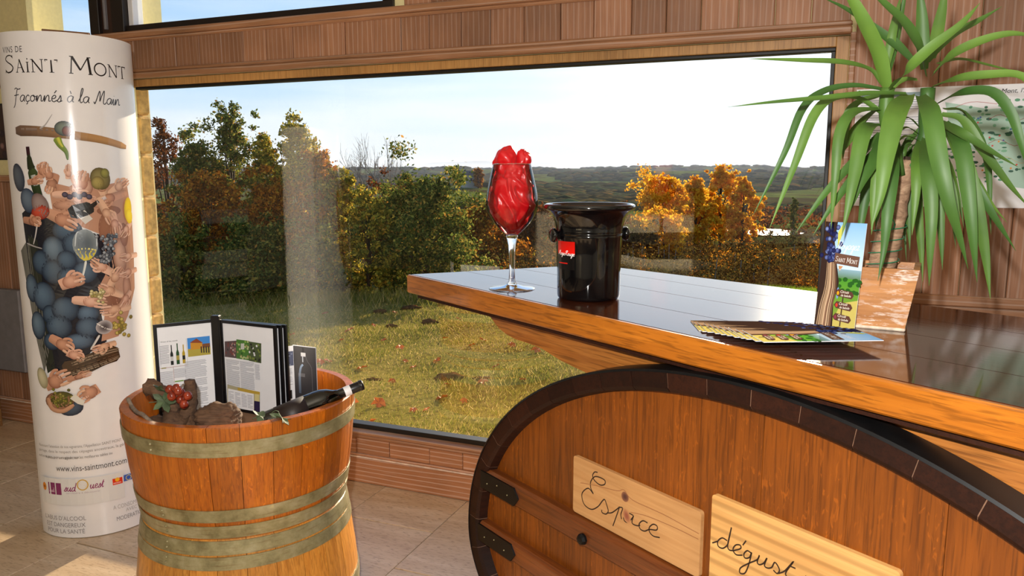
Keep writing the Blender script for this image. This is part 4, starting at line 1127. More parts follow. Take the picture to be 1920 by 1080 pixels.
# leaflets ---------------------------------------------------------------
LW, LH = .100, .210
def leaflet_print(fm):
    """cover: vine trunk and grapes left, sky, title, hills and three arrow signs; u 0..LW, v 0..LH"""
    P = Print(fm, .00015, 6e-6); rn = random.Random(5)
    P.rect(0, LW, .115, LH, srgb('c8e0f4'), 1, 4, srgb('86b6ea'))
    P.rect(0, LW, .098, .118, srgb('54763c'), 1, 2, srgb('88a8b8'))
    P.rect(0, LW, 0, .1, srgb('8a9a3c'), 1, 3, srgb('4a9030'))
    P.poly([(.04, .0), (LW, .0), (LW, .06), (.06, .05)], srgb('c0b060'))
    for k in range(18): P.ellipse((rn.uniform(.05, .1), rn.uniform(.07, .1)), .006, .004, srgb('2c5a24'), n=8, rings=1)
    P.poly([(0, 0), (.046, 0), (.042, .05), (.05, .09), (.04, .125), (.028, .17), (.03, LH), (0, LH)], srgb('3a2a24'))
    for k in range(16):
        x = rn.uniform(.004, .04); P.stroke([(x, 0), (x * .9 + .004, .04), (x * .8 + .012, .08), (x * .6 + .012, .13)], .0035, .0015, srgb(rn.choice(['a08468', 'c8a888', '6a4a38', '8a6a54'])), smooth=3)
    for k in range(46): P.ellipse((.022 + rn.gauss(0, .009), rn.uniform(.125, LH - .004)), .0052, .0052, srgb(rn.choice(['6a78b4', '3c4680', '2a2c5a', '8090c8'])), srgb('1a1c3c'), n=9, rings=2)
    P.poly([(.036, .16), (.05, .2), (.045, LH), (.034, .19)], srgb('c8c860')); P.ellipse((.05, .07), .003, .012, srgb('7a90c8'), n=8)
    P.cursive('Voyagez', .036, .157, .0085, .0009, srgb('f4f6fa'), sx=.95, slant=.2)
    P.poly([(.032, .128), (.092, .124), (.093, .145), (.033, .149)], srgb('6a4c3e')); P.caps('SAINT MONT', .035, .1325, .0105, srgb('f6f2ee'), ang=-.05, sx=.88)
    P.rect(.063, .066, .005, .075, srgb('4a342a'))
    for (y, c) in ((.070, 'e8a020'), (.046, 'c84030'), (.022, '8a3a4a')):
        P.poly([(.044, y), (.05, y + .008), (.085, y + .005), (.090, y - .002), (.085, y - .009), (.05, y - .006)], srgb('5c3c32')); P.ellipse((.051, y), .003, .004, srgb(c), n=8, rings=1)
        P.text('Circuit', .056, y + .001, .0075, srgb('f4ecdc'), shear=.2); P.text('de balade', .058, y - .0055, .0065, srgb('f4ecdc'), shear=.2)
    return P
lm = MB()  # shared body of a folded leaflet: three thin leaves
for k in range(3): lm.box(0, LW, 0, LH, .0004 * k, .0004 * k + .0003)
lmesh = lm.mesh('leaflet_leaves', False, M['paper'])
P = leaflet_print(lambda u, v, l: (u, v, .0011 + l)); pmesh = P.mb.mesh('leaflet_cover', False, M['print_leaflet'])
def leaflet(label, matrix, group='tourist leaflets on the counter'):
    r = thing('leaflet', label, 'leaflet', group=group); r.matrix_basis = matrix
    for nm, me in (('leaves', lmesh), ('cover_print', pmesh)):
        c = bpy.data.objects.new(nm, me); COL.objects.link(c); c.parent = r
    return r
# fanned pile: foot ends to the left, tops to the right
nf = 11; rnd = random.Random(6); ORD = ['first', 'second', 'third', 'fourth', 'fifth', 'sixth', 'seventh', 'eighth', 'ninth', 'tenth']
for i in range(nf):
    f = (nf - 1 - i) / (nf - 1)              # 1 = bottom of the pile, slid and turned furthest
    ox, oy = 1.159 - .172 * f + rnd.uniform(-.004, .004), .060 + .058 * f + rnd.uniform(-.003, .003)
    mtx = CF @ Matrix.Translation((ox, oy, ZC + .0004 + .0016 * i)) @ Matrix.Rotation(rad(-32.6 - 7.5 * f), 4, 'Z')
    lab = 'vineyard tour leaflet on top of the fanned pile' if i == nf - 1 else ('lowest leaflet of the fanned pile, turned furthest left' if i == 0 else f'{ORD[i]} leaflet from the left in the fanned pile, only its foot showing')
    leaflet(lab, mtx)
pb0, pb1 = atz(1527, 609, ZC), atz(1602, 622, ZC)
dx = (pb1 - pb0); dx.normalize(); up = (Vector((0, 0, 1)) - Vector((-dx.y, dx.x, 0)) * -.10).normalized(); nz = dx.cross(up).normalized()
mtx = Matrix(((dx.x, up.x, nz.x, pb0.x), (dx.y, up.y, nz.y, pb0.y), (dx.z, up.z, nz.z, pb0.z + .001), (0, 0, 0, 1)))
wid = (pb1 - pb0).length
leaflet('vineyard tour leaflet standing upright against the plant pot', mtx @ Matrix.Diagonal((wid / LW, .98, 1, 1)))

# potted yucca -------------------------------------------------------------
pot_c = Vector((.730, 1.500, ZC)); PROT = rad(-29)
yu = thing('potted_yucca', 'yucca plant with drooping sword leaves in a worn white wooden pot', 'plant', pot_c, PROT)
tw, bw, ph = .070, .052, .122
def ring(w, z): return [(-w, -w, z), (w, -w, z), (w, w, z), (-w, w, z)]
pot = MB(); pv = ring(bw, .006) + ring(tw, ph) + ring(tw - .011, ph) + ring(bw - .006, .02)
pot.add(pv, [(0, 1, 5, 4), (1, 2, 6, 5), (2, 3, 7, 6), (3, 0, 4, 7), (4, 5, 9, 8), (5, 6, 10, 9), (6, 7, 11, 10), (7, 4, 8, 11), (8, 9, 13, 12), (9, 10, 14, 13), (10, 11, 15, 14), (11, 8, 12, 15), (12, 13, 14, 15), (3, 2, 1, 0)])
po = pot.build('pot', M['pot'], yu)
MB().box(-bw - .001, bw + .001, -bw - .001, bw + .001, 0, .0075, .002).build('pot_base', M['pot_edge'], po)
MB().add(ring(tw - .02, ph - .012), [(0, 1, 2, 3)]).build('soil', M['soil'], po)
YI = (Matrix.Translation(pot_c) @ Matrix.Rotation(PROT, 4, 'Z')).inverted()
TY = 1.505
def Lp(x, y, Y): return YI @ aty(x, y, Y)
tp = [Lp(1648, 520, TY), Lp(1660, 470, TY), Lp(1671, 420, TY), Lp(1680, 370, TY), Lp(1688, 320, TY), Lp(1691, 300, TY)]
m = MB(); tp2 = catmull(tp, 5)
m.tube(tp2, [.0255 - .0035 * i / len(tp2) + .0009 * math.sin(i * 2.2) for i in range(len(tp2))], 16, wob=lambda i, k: 1 + .05 * math.sin(k * 2 + i * 1.3)); trk = m.build('trunk', M['trunk'], yu, smooth=True)
m = MB(); m.tube([tp2[-1], Lp(1692, 294, TY)], [.021, .0215], 14); m.build('sawn_top', M['soil'], trk)
for pts, r0 in (([(1684, 330, TY - .02), (1676, 280, TY - .02), (1664, 235, TY - .03), (1661, 205, TY - .03), (1664, 165, TY - .03)], .013), ([(1694, 330, TY), (1722, 290, TY - .02), (1735, 250, TY - .03), (1736, 215, TY - .03), (1740, 165, TY - .03)], .013)):
    m = MB(); m.tube(catmull([Lp(*p) for p in pts], 4), r0, 10); m.build('shoot', M['leaf'], yu, smooth=True)
# green support wire
sp = []
for i in range(60):
    f = i / 59; c_ = tp2[0].lerp(tp2[int(len(tp2) * .45)], f * .8 + .12); a = f * 2 * PI * 4.2; sp.append(c_ + Vector((math.cos(a) * .029, math.sin(a) * .029, 0)))
lc = Lp(1666, 425, TY - .045)
for i in range(14): a = i / 13 * 2 * PI; sp.append(lc + Vector((math.cos(a) * .010, -.0, math.sin(a) * .012 + .004)))
MB().tube(sp, .0011, 5).build('support_wire', M['green_wire'], yu, smooth=True)

def yleaf(pts, w, tw_=0.):
    P3 = catmull([Lp(*p) for p in pts], 6); n = len(P3); m = MB(); vs = []; fs = []
    L = [0]
    for i in range(1, n): L.append(L[-1] + (P3[i] - P3[i - 1]).length)
    camL = YI @ EYEV
    for i, p in enumerate(P3):
        f = L[i] / L[-1]; d = (P3[min(i + 1, n - 1)] - P3[max(i - 1, 0)]).normalized()
        nrm = (Vector((0, 0, 1)) * .75 + (camL - p).normalized() * .8); nrm = (nrm - d * nrm.dot(d)).normalized()
        side = d.cross(nrm).normalized(); side = (side * math.cos(tw_ * f) + nrm * math.sin(tw_ * f)); nn = side.cross(d)
        k = w / 2 * (.55 + .45 * min(1, f / .25)) * max(0.02, 1 - max(0, (f - .35) / .65) ** 1.7)
        vs += [p - side * k + nn * k * .32, p - side * k * .5 + nn * k * .06, p, p + side * k * .5 + nn * k * .06, p + side * k + nn * k * .32]
    for i in range(n - 1):
        for j in range(4): a = i * 5 + j; fs.append((a, a + 1, a + 6, a + 5))
    m.add(vs, fs); return m.build('leaf', M['leaf'], yu, smooth=True)
LQ = (1663, 195); RQ = (1737, 185)
a, b_ = TY - .03, TY + .02
leaves = [
 # left head
 ([(1663, 165, a), (1648, 110, a - .02), (1622, 50, a - .04), (1585, -20, a - .05), (1555, -60, a - .05)], .036),
 ([(1656, 160, a), (1632, 132, a), (1580, 118, a - .02), (1500, 114, a - .03), (1400, 110, a - .04)], .017),
 ([(1700, 176, a - .05), (1630, 176, a - .07), (1550, 184, a - .1), (1450, 192, a - .12), (1363, 201, a - .12)], .016),
 ([(1655, 168, b_), (1600, 161, b_), (1545, 172, b_), (1505, 205, b_ - .02), (1470, 290, b_ - .03), (1412, 404, b_ - .02)], .018),
 ([(1657, 215, a), (1610, 186, a), (1560, 186, a - .03), (1525, 220, a - .05), (1490, 310, a - .06), (1443, 428, a - .07)], .021),
 ([(1650, 205, a), (1600, 212, a - .05), (1575, 250, a - .07), (1566, 330, a - .08), (1558, 430, a - .07)], .022),
 ([(1655, 235, a), (1622, 246, a - .08), (1602, 330, a - .11), (1588, 400, a - .12), (1578, 443, a - .12)], .030),
 ([(1650, 250, a), (1605, 300, a - .04), (1550, 360, a - .05), (1491, 438, a - .05)], .019),
 ([(1652, 270, a), (1610, 320, a - .02), (1565, 380, a - .03), (1524, 442, a - .03)], .018),
 ([(1704, 178, a - .03), (1680, 215, a - .13), (1662, 290, a - .17), (1650, 370, a - .18), (1633, 430, a - .18)], .040),
 ([(1710, 113, a), (1680, 84, a + .04), (1640, 55, a + .06), (1590, 20, a + .06), (1535, -8, a + .05)], .022),
 ([(1662, 130, b_), (1668, 95, b_), (1676, 50, b_), (1690, -10, b_ + .02)], .018),
 ([(1664, 140, b_), (1672, 100, b_ + .02), (1686, 40, b_ + .05), (1702, -30, b_ + .05)], .020),
 ([(1652, 200, b_), (1620, 230, b_ + .05), (1590, 265, b_ + .07), (1560, 310, b_ + .07)], .028),
 ([(1655, 250, a), (1640, 300, a - .06), (1612, 350, a - .08), (1590, 405, a - .08)], .024),
 ([(1652, 180, b_), (1610, 195, b_ + .05), (1588, 225, b_ + .06), (1580, 300, b_ + .06)], .024),
 ([(1660, 260, a), (1650, 300, a - .04), (1640, 360, a - .05), (1634, 440, a - .05)], .022),
 ([(1668, 280, a), (1672, 320, a - .1), (1664, 400, a - .13), (1657, 470, a - .13), (1646, 527, a - .13)], .027),
 ([(1660, 300, b_), (1630, 350, b_), (1616, 410, b_), (1610, 470, b_)], .020),
 # right head
 ([(1735, 140, a), (1722, 90, a - .04), (1695, 45, a - .06), (1655, 5, a - .07), (1615, -35, a - .07)], .030),
 ([(1672, 165, a - .04), (1700, 135, a - .10), (1745, 92, a - .13), (1800, 48, a - .14), (1838, 5, a - .13)], .026),
 ([(1740, 115, a), (1780, 70, a - .02), (1830, 42, a), (1879, 12, a)], .022),
 ([(1750, 140, a), (1785, 105, a - .05), (1840, 78, a - .08), (1900, 64, a - .10), (1960, 75, a - .10)], .024),
 ([(1745, 165, a), (1790, 150, a - .08), (1850, 142, a - .12), (1915, 144, a - .14), (1950, 190, a - .15), (1965, 250, a - .15)], .023),
 ([(1756, 196, a), (1800, 176, a - .08), (1858, 174, a - .12), (1893, 210, a - .14), (1915, 270, a - .15), (1935, 340, a - .15)], .024),
 ([(1760, 228, a), (1800, 250, a - .08), (1850, 280, a - .1), (1910, 314, a - .11)], .022),
 ([(1765, 215, a), (1805, 226, a - .02), (1840, 280, a - .04), (1890, 345, a - .05), (1935, 395, a - .05)], .022),
 ([(1726, 180, a - .03), (1745, 215, a - .14), (1760, 300, a - .18), (1778, 380, a - .19), (1800, 450, a - .18), (1815, 504, a - .17)], .034),
 ([(1770, 230, a), (1800, 270, a - .09), (1812, 340, a - .12), (1822, 430, a - .13), (1832, 529, a - .12)], .030),
 ([(1775, 240, a), (1806, 300, a - .07), (1828, 380, a - .09), (1846, 470, a - .09), (1857, 561, a - .09)], .030),
 ([(1800, 300, a - .05), (1835, 360, a - .07), (1865, 410, a - .08), (1905, 471, a - .08)], .018),
 ([(1790, 280, a), (1830, 340, a), (1860, 385, a), (1889, 418, a)], .016),
 ([(1728, 262, a), (1720, 310, a - .10), (1716, 380, a - .12), (1710, 441, a - .12)], .024),
 ([(1738, 255, a), (1740, 310, a - .12), (1746, 400, a - .15), (1744, 470, a - .15), (1742, 536, a - .14)], .030),
 ([(1745, 280, a), (1758, 350, a - .04), (1764, 430, a - .05), (1767, 506, a - .05)], .020),
 ([(1722, 330, b_), (1722, 400, b_), (1727, 470, b_), (1730, 529, b_)], .018),
 ([(1728, 300, b_), (1708, 360, b_), (1704, 410, b_), (1706, 470, b_)], .017),
 ([(1715, 300, b_), (1698, 350, b_ + .02), (1692, 410, b_ + .02), (1689, 462, b_ + .02)], .014),
 ([(1733, 130, b_), (1730, 80, b_), (1728, 30, b_), (1722, -40, b_)], .026),
 ([(1748, 110, b_), (1758, 60, b_ + .02), (1768, 10, b_ + .03), (1775, -40, b_ + .03)], .024),
 ([(1758, 120, b_), (1800, 112, b_ + .05), (1850, 122, b_ + .08), (1930, 142, b_ + .1)], .014),
 ([(1770, 205, b_), (1810, 215, b_ + .05), (1850, 300, b_ + .07), (1858, 440, b_ + .07)], .018),
 ([(1720, 150, b_), (1695, 150, b_), (1672, 168, b_), (1655, 215, b_)], .014),
 ([(1752, 290, a), (1775, 330, a - .02), (1790, 380, a - .03), (1800, 440, a - .03)], .018),
 # short inner leaves between the heads
 ([(1722, 238, a), (1705, 222, a - .03), (1692, 225, a - .05), (1684, 240, a - .05)], .011),
 ([(1722, 252, a), (1703, 240, a - .03), (1690, 244, a - .05), (1682, 256, a - .05)], .011),
 ([(1722, 264, a), (1702, 256, a - .03), (1690, 260, a - .05), (1680, 272, a - .05)], .011),
 ([(1720, 276, a), (1706, 272, a - .03), (1696, 282, a - .05), (1694, 296, a - .05)], .011),
]
rn = random.Random(17)
for k in range(16):          # older leaves hanging at the back
    x0 = rn.choice([1655, 1668, 1725, 1745]); sx_ = rn.uniform(-1, 1); tx = x0 + sx_ * rn.uniform(30, 105); ty = rn.uniform(390, 520); dd = rn.uniform(.03, .10)
    leaves.append(([(x0, rn.uniform(225, 290), b_), (x0 + (tx - x0) * .45, rn.uniform(265, 310), b_ + dd * .6), (x0 + (tx - x0) * .8, (300 + ty) / 2, b_ + dd), (tx, ty, b_ + dd)], rn.uniform(.014, .022)))
for pts, w in leaves: yleaf(pts, w * .92)

# ================================================================== POSTERS ON THE WALL
def wall_map(u, v, l): return (u, -.019 - l, v)
mp_ = thing('map_poster', 'green and white vineyard map poster behind the yucca', 'poster', Wm.translation, WALL_ROT)
MB().box(.075, .80, -.0188, -.0182, 1.274, 1.648).build('sheet', M['paper'], mp_)
P = Print(wall_map, .0002, 4e-6); rn = random.Random(8)
P.poly([(.33, 1.60), (.45, 1.575), (.80, 1.60), (.80, 1.36), (.66, 1.32), (.52, 1.34), (.46, 1.44), (.36, 1.47)], srgb('a8c8b8'))
for k in range(230):
    x = rn.uniform(.34, .79); y = rn.uniform(1.35, 1.59) + (.03 if x > .5 else 0)
    P.ellipse((x, min(y, 1.6)), rn.uniform(.004, .011), rn.uniform(.002, .005), srgb(rn.choice(['2c6a4a', '3c8058', '1e5440', '5a9a78', '78b08c'])), n=7, rings=1)
for k in range(40): P.ellipse((rn.uniform(.36, .79), rn.uniform(1.38, 1.57)), .003, .003, srgb(rn.choice(['c84838', '3c6ab0', 'd88a30'])), n=6, rings=1)
for k in range(6):
    x = rn.uniform(.4, .7); y = rn.uniform(1.4, 1.55); P.stroke([(x, y), (x + .03, y + .012), (x + .07, y - .008), (x + .11, y + .01)], .0012, .0012, srgb(rn.choice(['a04030', '404048', 'c8b080'])), smooth=3)
P.stroke([(.34, 1.575), (.40, 1.598), (.47, 1.59)], .0012, .0012, srgb('b04040'), smooth=4)
P.ellipse((.455, 1.612), .004, .004, srgb('304060'), n=10)
P.text("Saint Mont, l'Art de Vivre", .435, 1.622, .019, srgb('2a2a30'), shear=.2)
for r_ in range(7): P.lines(.09, .28, 1.30 + .047 * r_, 1.335 + .047 * r_, 5, srgb('9a9aa4'), .3, r_)
P.rect(.09, .30, 1.622, 1.634, srgb('708a90'))
P.build('print', M['print_paper'], mp_)
for x in (.083, .79):
    m = MB(); m.ball((x, -.021, 1.640), .005, 2, (1, .6, 1)); m.build('pin', M['green_wire'], mp_, smooth=True)
lp_ = thing('grape_poster', 'dark framed picture on the cream wall left of the banner', 'poster', Wm.translation, WALL_ROT)
MB().box(-4.55, -4.0, -.012, -.001, 1.45, 1.742, .002).build('frame', M['black_frame'], lp_)
P = Print(lambda u, v, l: (u, -.0125 - l, v), .0002, 1e-5)
P.rect(-4.54, -4.01, 1.46, 1.732, srgb('3a2420'))
for k in range(50): P.ellipse((rn.uniform(-4.53, -4.03), rn.uniform(1.47, 1.72)), .02, .02, srgb(rn.choice(['6a1a1c', '2c1a2a', '94706a', '14101a'])), srgb('1c1016'), n=10, rings=2)
P.build('print', M['print_paper'], lp_)

# heater panel and crate at the far left
ht = thing('wall_heater', 'flat grey heater panel on the boarded wall', 'heater', Wm.translation, WALL_ROT)
MB().box(-4.75, -3.95, -.075, -.03, .31, .762, .006).build('panel', M['grey_panel'], ht)
MB().box(-4.65, -4.05, -.03, -.016, .4, .7).build('bracket', M['frame_dark'], ht)
ck = thing('wooden_crate', 'open wooden wine crate on the floor at the left edge', 'crate', WF @ Vector((-4.62, -.46, 0)), WALL_ROT + .12)
for (a0, a1, c0, c1, z0, z1) in ((0, .52, 0, .014, .0, .10), (0, .52, 0, .014, .105, .2), (0, .52, .286, .3, 0, .10), (0, .52, .286, .3, .105, .2)):
    MB().box(a0, a1, c0, c1, z0, z1, .002).build('side_slat', M['crate'], ck)
for x in (.0, .505): MB().box(x, x + .015, .015, .285, .0, .2, .002).build('end_board', M['crate'], ck)
for y in (.02, .112, .2): MB().box(.016, .504, y, y + .085, .11, .122, .002).build('inner_slat', M['crate'], ck)
# cartons out of frame on the left, seen as reflections in the glass
CX = WF @ Vector((-4.05, -1.38, 0))
rn = random.Random(12)
names = ['lowest', 'second', 'third', 'fourth', 'fifth', 'top']
for i in range(6):
    r = thing('wine_carton', f'white wine carton with dark red printed band, {names[i]} of the stack mirrored in the window', 'carton', CX + Vector((rn.uniform(-.03, .03), rn.uniform(-.02, .02), .19 * i)), WALL_ROT + rad(25) + rn.uniform(-.1, .1), group='wine cartons stacked left of the banner')
    MB().box(-.22, .22, -.16, .16, 0, .186, .004).build('box', M['carton'], r)
    z0, z1 = (.0, .09) if i % 2 else (.085, .18)
    m = MB(); m.box(-.2215, .2215, -.1615, .1615, z0 + .003, z1, .001); bb = m.build('printed_band', M['carton_dark'], r)
    m = MB()
    for k in range(4): m.ball((-.15 + .1 * k, .1622, z0 + .05), .022, 1, (1, .05, 1))
    m.build('printed_grapes', M['grape'], bb)
for i in range(2):
    r = thing('wine_carton', f'white wine carton in the short side stack mirrored in the window, {"lower" if i == 0 else "upper"} one', 'carton', CX + Vector((.24, -.42, .19 * i)), WALL_ROT + rad(25), group='wine cartons stacked left of the banner')
    MB().box(-.18, .18, -.15, .15, 0, .186, .004).build('box', M['carton'], r); MB().box(-.03, .03, -.152, .152, .001, .188).build('tape', M['crate'], r)

# ================================================================== HALF-BARREL STAND
TC = Vector((-.84, 2.30, 0))
def tub(name, label, z0, h, r_bot, r_top, hoops, mat, group):
    r = thing(name, label, 'barrel', TC + Vector((0, 0, z0)), group=group); N = 25; T = .026; rn = random.Random(int(z0 * 100) + 3)
    def R(z): f = z / h; return r_bot + (r_top - r_bot) * f + .012 * math.sin(PI * f) * (.6)
    for i in range(N):
        a0 = 2 * PI * i / N + rn.uniform(-.03, .03) * 0; a1 = 2 * PI * (i + 1) / N; g = .0022; pj = rn.uniform(-.0008, .0008); vs = []; fs = []
        zs = [0, h * .25, h * .5, h * .75, h - .004, h]
        for z in zs:
            for j in range(4):
                a = a0 + g + (a1 - a0 - 2 * g) * j / 3; rr = R(z) + pj - (.003 if z == h else 0); vs.append((rr * math.cos(a), rr * math.sin(a), z))
            for j in range(4):
                a = a1 - g - (a1 - a0 - 2 * g) * j / 3; rr = R(z) - T; vs.append((rr * math.cos(a), rr * math.sin(a), z))
        for k in range(len(zs) - 1):
            for j in range(8): p = k * 8 + j; q = k * 8 + (j + 1) % 8; fs.append((p, q, q + 8, p + 8))
        fs += [tuple(range(7, -1, -1)), tuple(range((len(zs) - 1) * 8, len(zs) * 8))]
        MB().add(vs, fs).build('stave', M[mat], r)
    for (ha, hb_) in hoops:
        m = MB(); za, zb = ha - z0, hb_ - z0
        m.lathe([(R(za) + .0005, za), (R(za) + .0035, za), (R((za + zb) / 2) + .0038, (za + zb) / 2), (R(zb) + .0035, zb), (R(zb) + .0005, zb)], 72)
        ho = sharp(m.build('hoop', M['hoop'], r), 40)
        q = MB(); an = rad(-115); 
        for k in (0, 1):
            zc = za + (zb - za) * (.3 + .4 * k); q.ball(((R(zc) + .004) * math.cos(an), (R(zc) + .004) * math.sin(an), zc), .004, 1)
        q.build('rivets', M['hoop'], ho, smooth=True)
    m = MB(); m.lathe([(0, h * .68), (R(h * .68) - T - .001, h * .68), (R(h * .6) - T - .001, h * .6), (0, h * .6)], 48); m.build('inner_floor', M['foil'], r)
    return r
tub('half_barrel', 'upper half-barrel tub filled with wine display, hoops at its narrow foot', .370, .336, .302, .342, [(.622, .664), (.425, .462), (.374, .412)], 'tub', 'stacked half barrels')
tub('half_barrel', 'lower upturned half-barrel carrying the display tub', .0, .3695, .342, .304, [(.328, .366), (.286, .322), (.08, .118)], 'tub_low', 'stacked half barrels')
ZF = .370 + .336 * .68      # level of the filling inside the upper tub

# display book ------------------------------------------------------------
db = thing('display_book', 'black framed display book standing open in the half-barrel', 'display book')
SPN = Vector((-.978, 2.475)); LO = Vector((-1.138, 2.372)); RO = Vector((-.748, 2.372)); Z0, Z1 = ZF, .905
def panel(a, b, z0, z1, name='sleeve_frame', th=.008, bw_=.010, hgt=0):
    """black frame plus paper between two plan points; returns (frame object, origin, u axis, normal)"""
    a3, b3 = Vector((a.x, a.y, 0)), Vector((b.x, b.y, 0)); ux = (b3 - a3); L = ux.length; ux.normalize(); nn = ux.cross(Vector((0, 0, 1)))
    if nn.dot(-a3) < 0: nn = -nn
    m = MB()
    def bx(u0, u1, v0, v1):
        vs = [a3 + ux * u + Vector((0, 0, v)) + nn * t for t in (-th / 2, th / 2) for u, v in ((u0, v0), (u1, v0), (u1, v1), (u0, v1))]
        m.add(vs, [(3, 2, 1, 0), (4, 5, 6, 7), (0, 1, 5, 4), (1, 2, 6, 5), (2, 3, 7, 6), (3, 0, 4, 7)])
    bx(0, L, z0, z0 + bw_); bx(0, L, z1 - bw_, z1); bx(0, bw_, z0 + bw_, z1 - bw_); bx(L - bw_, L, z0 + bw_, z1 - bw_)
    fr = m.build(name, M['black_frame'], db)
    m = MB(); vs = [a3 + ux * u + Vector((0, 0, v)) + nn * t for t in (-.001, .001) for u, v in ((bw_ * .6, z0 + .006), (L - bw_ * .6, z0 + .006), (L - bw_ * .6, z1 - .006), (bw_ * .6, z1 - .006))]
    m.add(vs, [(3, 2, 1, 0), (4, 5, 6, 7), (0, 1, 5, 4), (1, 2, 6, 5), (2, 3, 7, 6), (3, 0, 4, 7)]); m.build('page', M['paper'], fr)
    return fr, a3, ux, nn, L
frL, a3, ux, nn, L = panel(LO, SPN, Z0, Z1)
def page_px(a3, ux, nn):
    def f(x, y):
        p = atplane(x, y, a3, nn); return ((p - a3).dot(ux), p.z)
    return f
def pmap(a3, ux, nn): return lambda u, v, l: a3 + ux * u + Vector((0, 0, v)) + nn * (.0012 + l)
def bottle_print(P, f, x, y0, y1, w, c, lab):
    (u, v0), (_, v1) = f(x, y1), f(x, y0); h = v1 - v0; w = w * .00033
    P.stroke([(u, v0), (u, v0 + h * .55)], w, w, c); P.stroke([(u, v0 + h * .55), (u, v0 + h * .7)], w, w * .35, c); P.stroke([(u, v0 + h * .68), (u, v1)], w * .36, w * .36, c)
    P.rect(u - w / 2, u + w / 2, v0 + h * .2, v0 + h * .42, lab)
def c4(x, y): return (270 + x / 5.4, 590 + y / 5.4)
f = page_px(a3, ux, nn); P = Print(pmap(a3, ux, nn), .0001, 1.2e-5)
def fr_(x, y): return f(*c4(x, y))
def prect(P, fn, x0, y0, x1, y1, col, col2=None):
    p, q = fn((x0 + x1) / 2, y1), fn((x0 + x1) / 2, y0); a, b = fn(x0, (y0 + y1) / 2)[0], fn(x1, (y0 + y1) / 2)[0]; P.rect(a, b, p[1], q[1], col, 1, 2, col2); return a, b, p[1], q[1]
bx_ = prect(P, fr_, 440, 225, 670, 415, srgb('3c8ad8')); 
P.rect(bx_[0], bx_[1], bx_[2], bx_[2] + (bx_[3] - bx_[2]) * .42, srgb('b0a040'))
prect(P, fr_, 470, 280, 590, 350, srgb('c88c28')); a, b, c_, d_ = prect(P, fr_, 590, 290, 668, 330, srgb('7a4a28'))
pa, pb, pc_ = fr_(460, 285), fr_(595, 285), fr_(530, 240); P.poly([pa, pb, pc_], srgb('8a4020'))
for x in (580, 605, 630, 655): prect(P, fr_, x - 6, 320, x + 6, 385, srgb('2a2228'))
u_, v_ = fr_(165, 285); P.text('Wines of the month', u_, v_, .0062, srgb('1c1c20'))
bottle_print(P, fr_, 287, 305, 508, 26, srgb('141816'), srgb('c8c8c8')); bottle_print(P, fr_, 347, 288, 500, 28, srgb('1e4a20'), srgb('a89848')); bottle_print(P, fr_, 407, 300, 490, 26, srgb('b89a20'), srgb('1e1e18'))
gl_ = srgb('9a9aa2')
for (x0, y0, x1, y1, n) in ((165, 300, 250, 500, 14), (440, 440, 630, 960, 40), (170, 560, 295, 720, 12), (305, 530, 425, 640, 9), (305, 690, 425, 760, 6)):
    p, q = fr_(x0, y1), fr_(x1, y0); P.lines(p[0], q[0], p[1], q[1], n, gl_, .35, n)
for (x0, y0, x1, y1, c) in ((160, 525, 435, 528, 'a06050'), (160, 255, 163, 525, 'b0b0b4'), (432, 240, 435, 525, 'b0b0b4'), (300, 525, 303, 720, 'a06050'), (310, 664, 400, 676, '7aa050'), (160, 525, 163, 720, 'a06050'), (175, 535, 225, 545, '9a9050')): prect(P, fr_, x0, y0, x1, y1, srgb(c))
P.build('page_print', M['print_paper'], frL)
# spine
m = MB(); m.box(SPN.x - .014, SPN.x + .014, SPN.y - .012, SPN.y + .012, Z0 - .002, Z1 + .012, .003); m.build('spine', M['black_frame'], db)
frR, a3, ux, nn, L = panel(Vector((-.962, 2.472)), RO, Z0, Z1 - .002)
f = page_px(a3, ux, nn); P = Print(pmap(a3, ux, nn), .0001, 1.2e-5); rn = random.Random(3)
def quad(pts, col): P.poly([fr_(*p) for p in pts], srgb(col))
quad([(820, 270), (938, 262), (938, 440), (820, 425)], '5a4a4c'); quad([(938, 248), (1065, 265), (1065, 462), (938, 442)], '4a7a34'); quad([(1065, 270), (1190, 290), (1190, 492), (1065, 466)], '4c5a3a')
for k in range(26): P.ellipse(fr_(rn.uniform(825, 935), rn.uniform(285, 410)), .003, .004, srgb(rn.choice(['a87870', 'd0b8b0', '2c2628', '7a3c38'])), n=7, rings=1)
for k in range(22): P.ellipse(fr_(rn.uniform(945, 1060), rn.uniform(270, 440)), .004, .004, srgb(rn.choice(['88b050', '2c5a20', 'b8c088', 'a09060'])), n=7, rings=1)
for k in range(22): P.ellipse(fr_(rn.uniform(1070, 1185), rn.uniform(300, 470)), .004, .004, srgb(rn.choice(['2c2a24', '7a8a40', 'e0e0e4', '1c1c20'])), n=7, rings=1)
quad([(985, 290), (1020, 290), (1020, 350), (985, 350)], 'c8c8c0')
for (x0, x1, y0, y1, n) in ((850, 970, 460, 730, 24), (990, 1120, 480, 740, 24), (1135, 1175, 500, 650, 14)):
    p, q = fr_(x0, y1), fr_(x1, y0); P.lines(p[0], q[0], p[1], q[1], n, gl_, .35, n)
quad([(850, 705), (1180, 785), (1180, 1000), (850, 925)], 'b0a888'); quad([(858, 745), (1118, 800), (1118, 985), (858, 915)], 'eeeef2'); quad([(1122, 870), (1180, 880), (1180, 1000), (1122, 988)], '2c2448'); quad([(955, 735), (1180, 780), (1180, 812), (955, 765)], 'c0a040'); quad([(1128, 800), (1172, 805), (1172, 875), (1128, 868)], 'd8cc90')
for x in (870, 935, 1000, 1060):
    p, q = fr_(x, 900 + (x - 870) * .2), fr_(x + 45, 770 + (x - 870) * .2); P.lines(p[0], q[0], p[1], q[1], 9, srgb('a8a8b4'), .35, x)
P.build('page_print', M['print_paper'], frR)
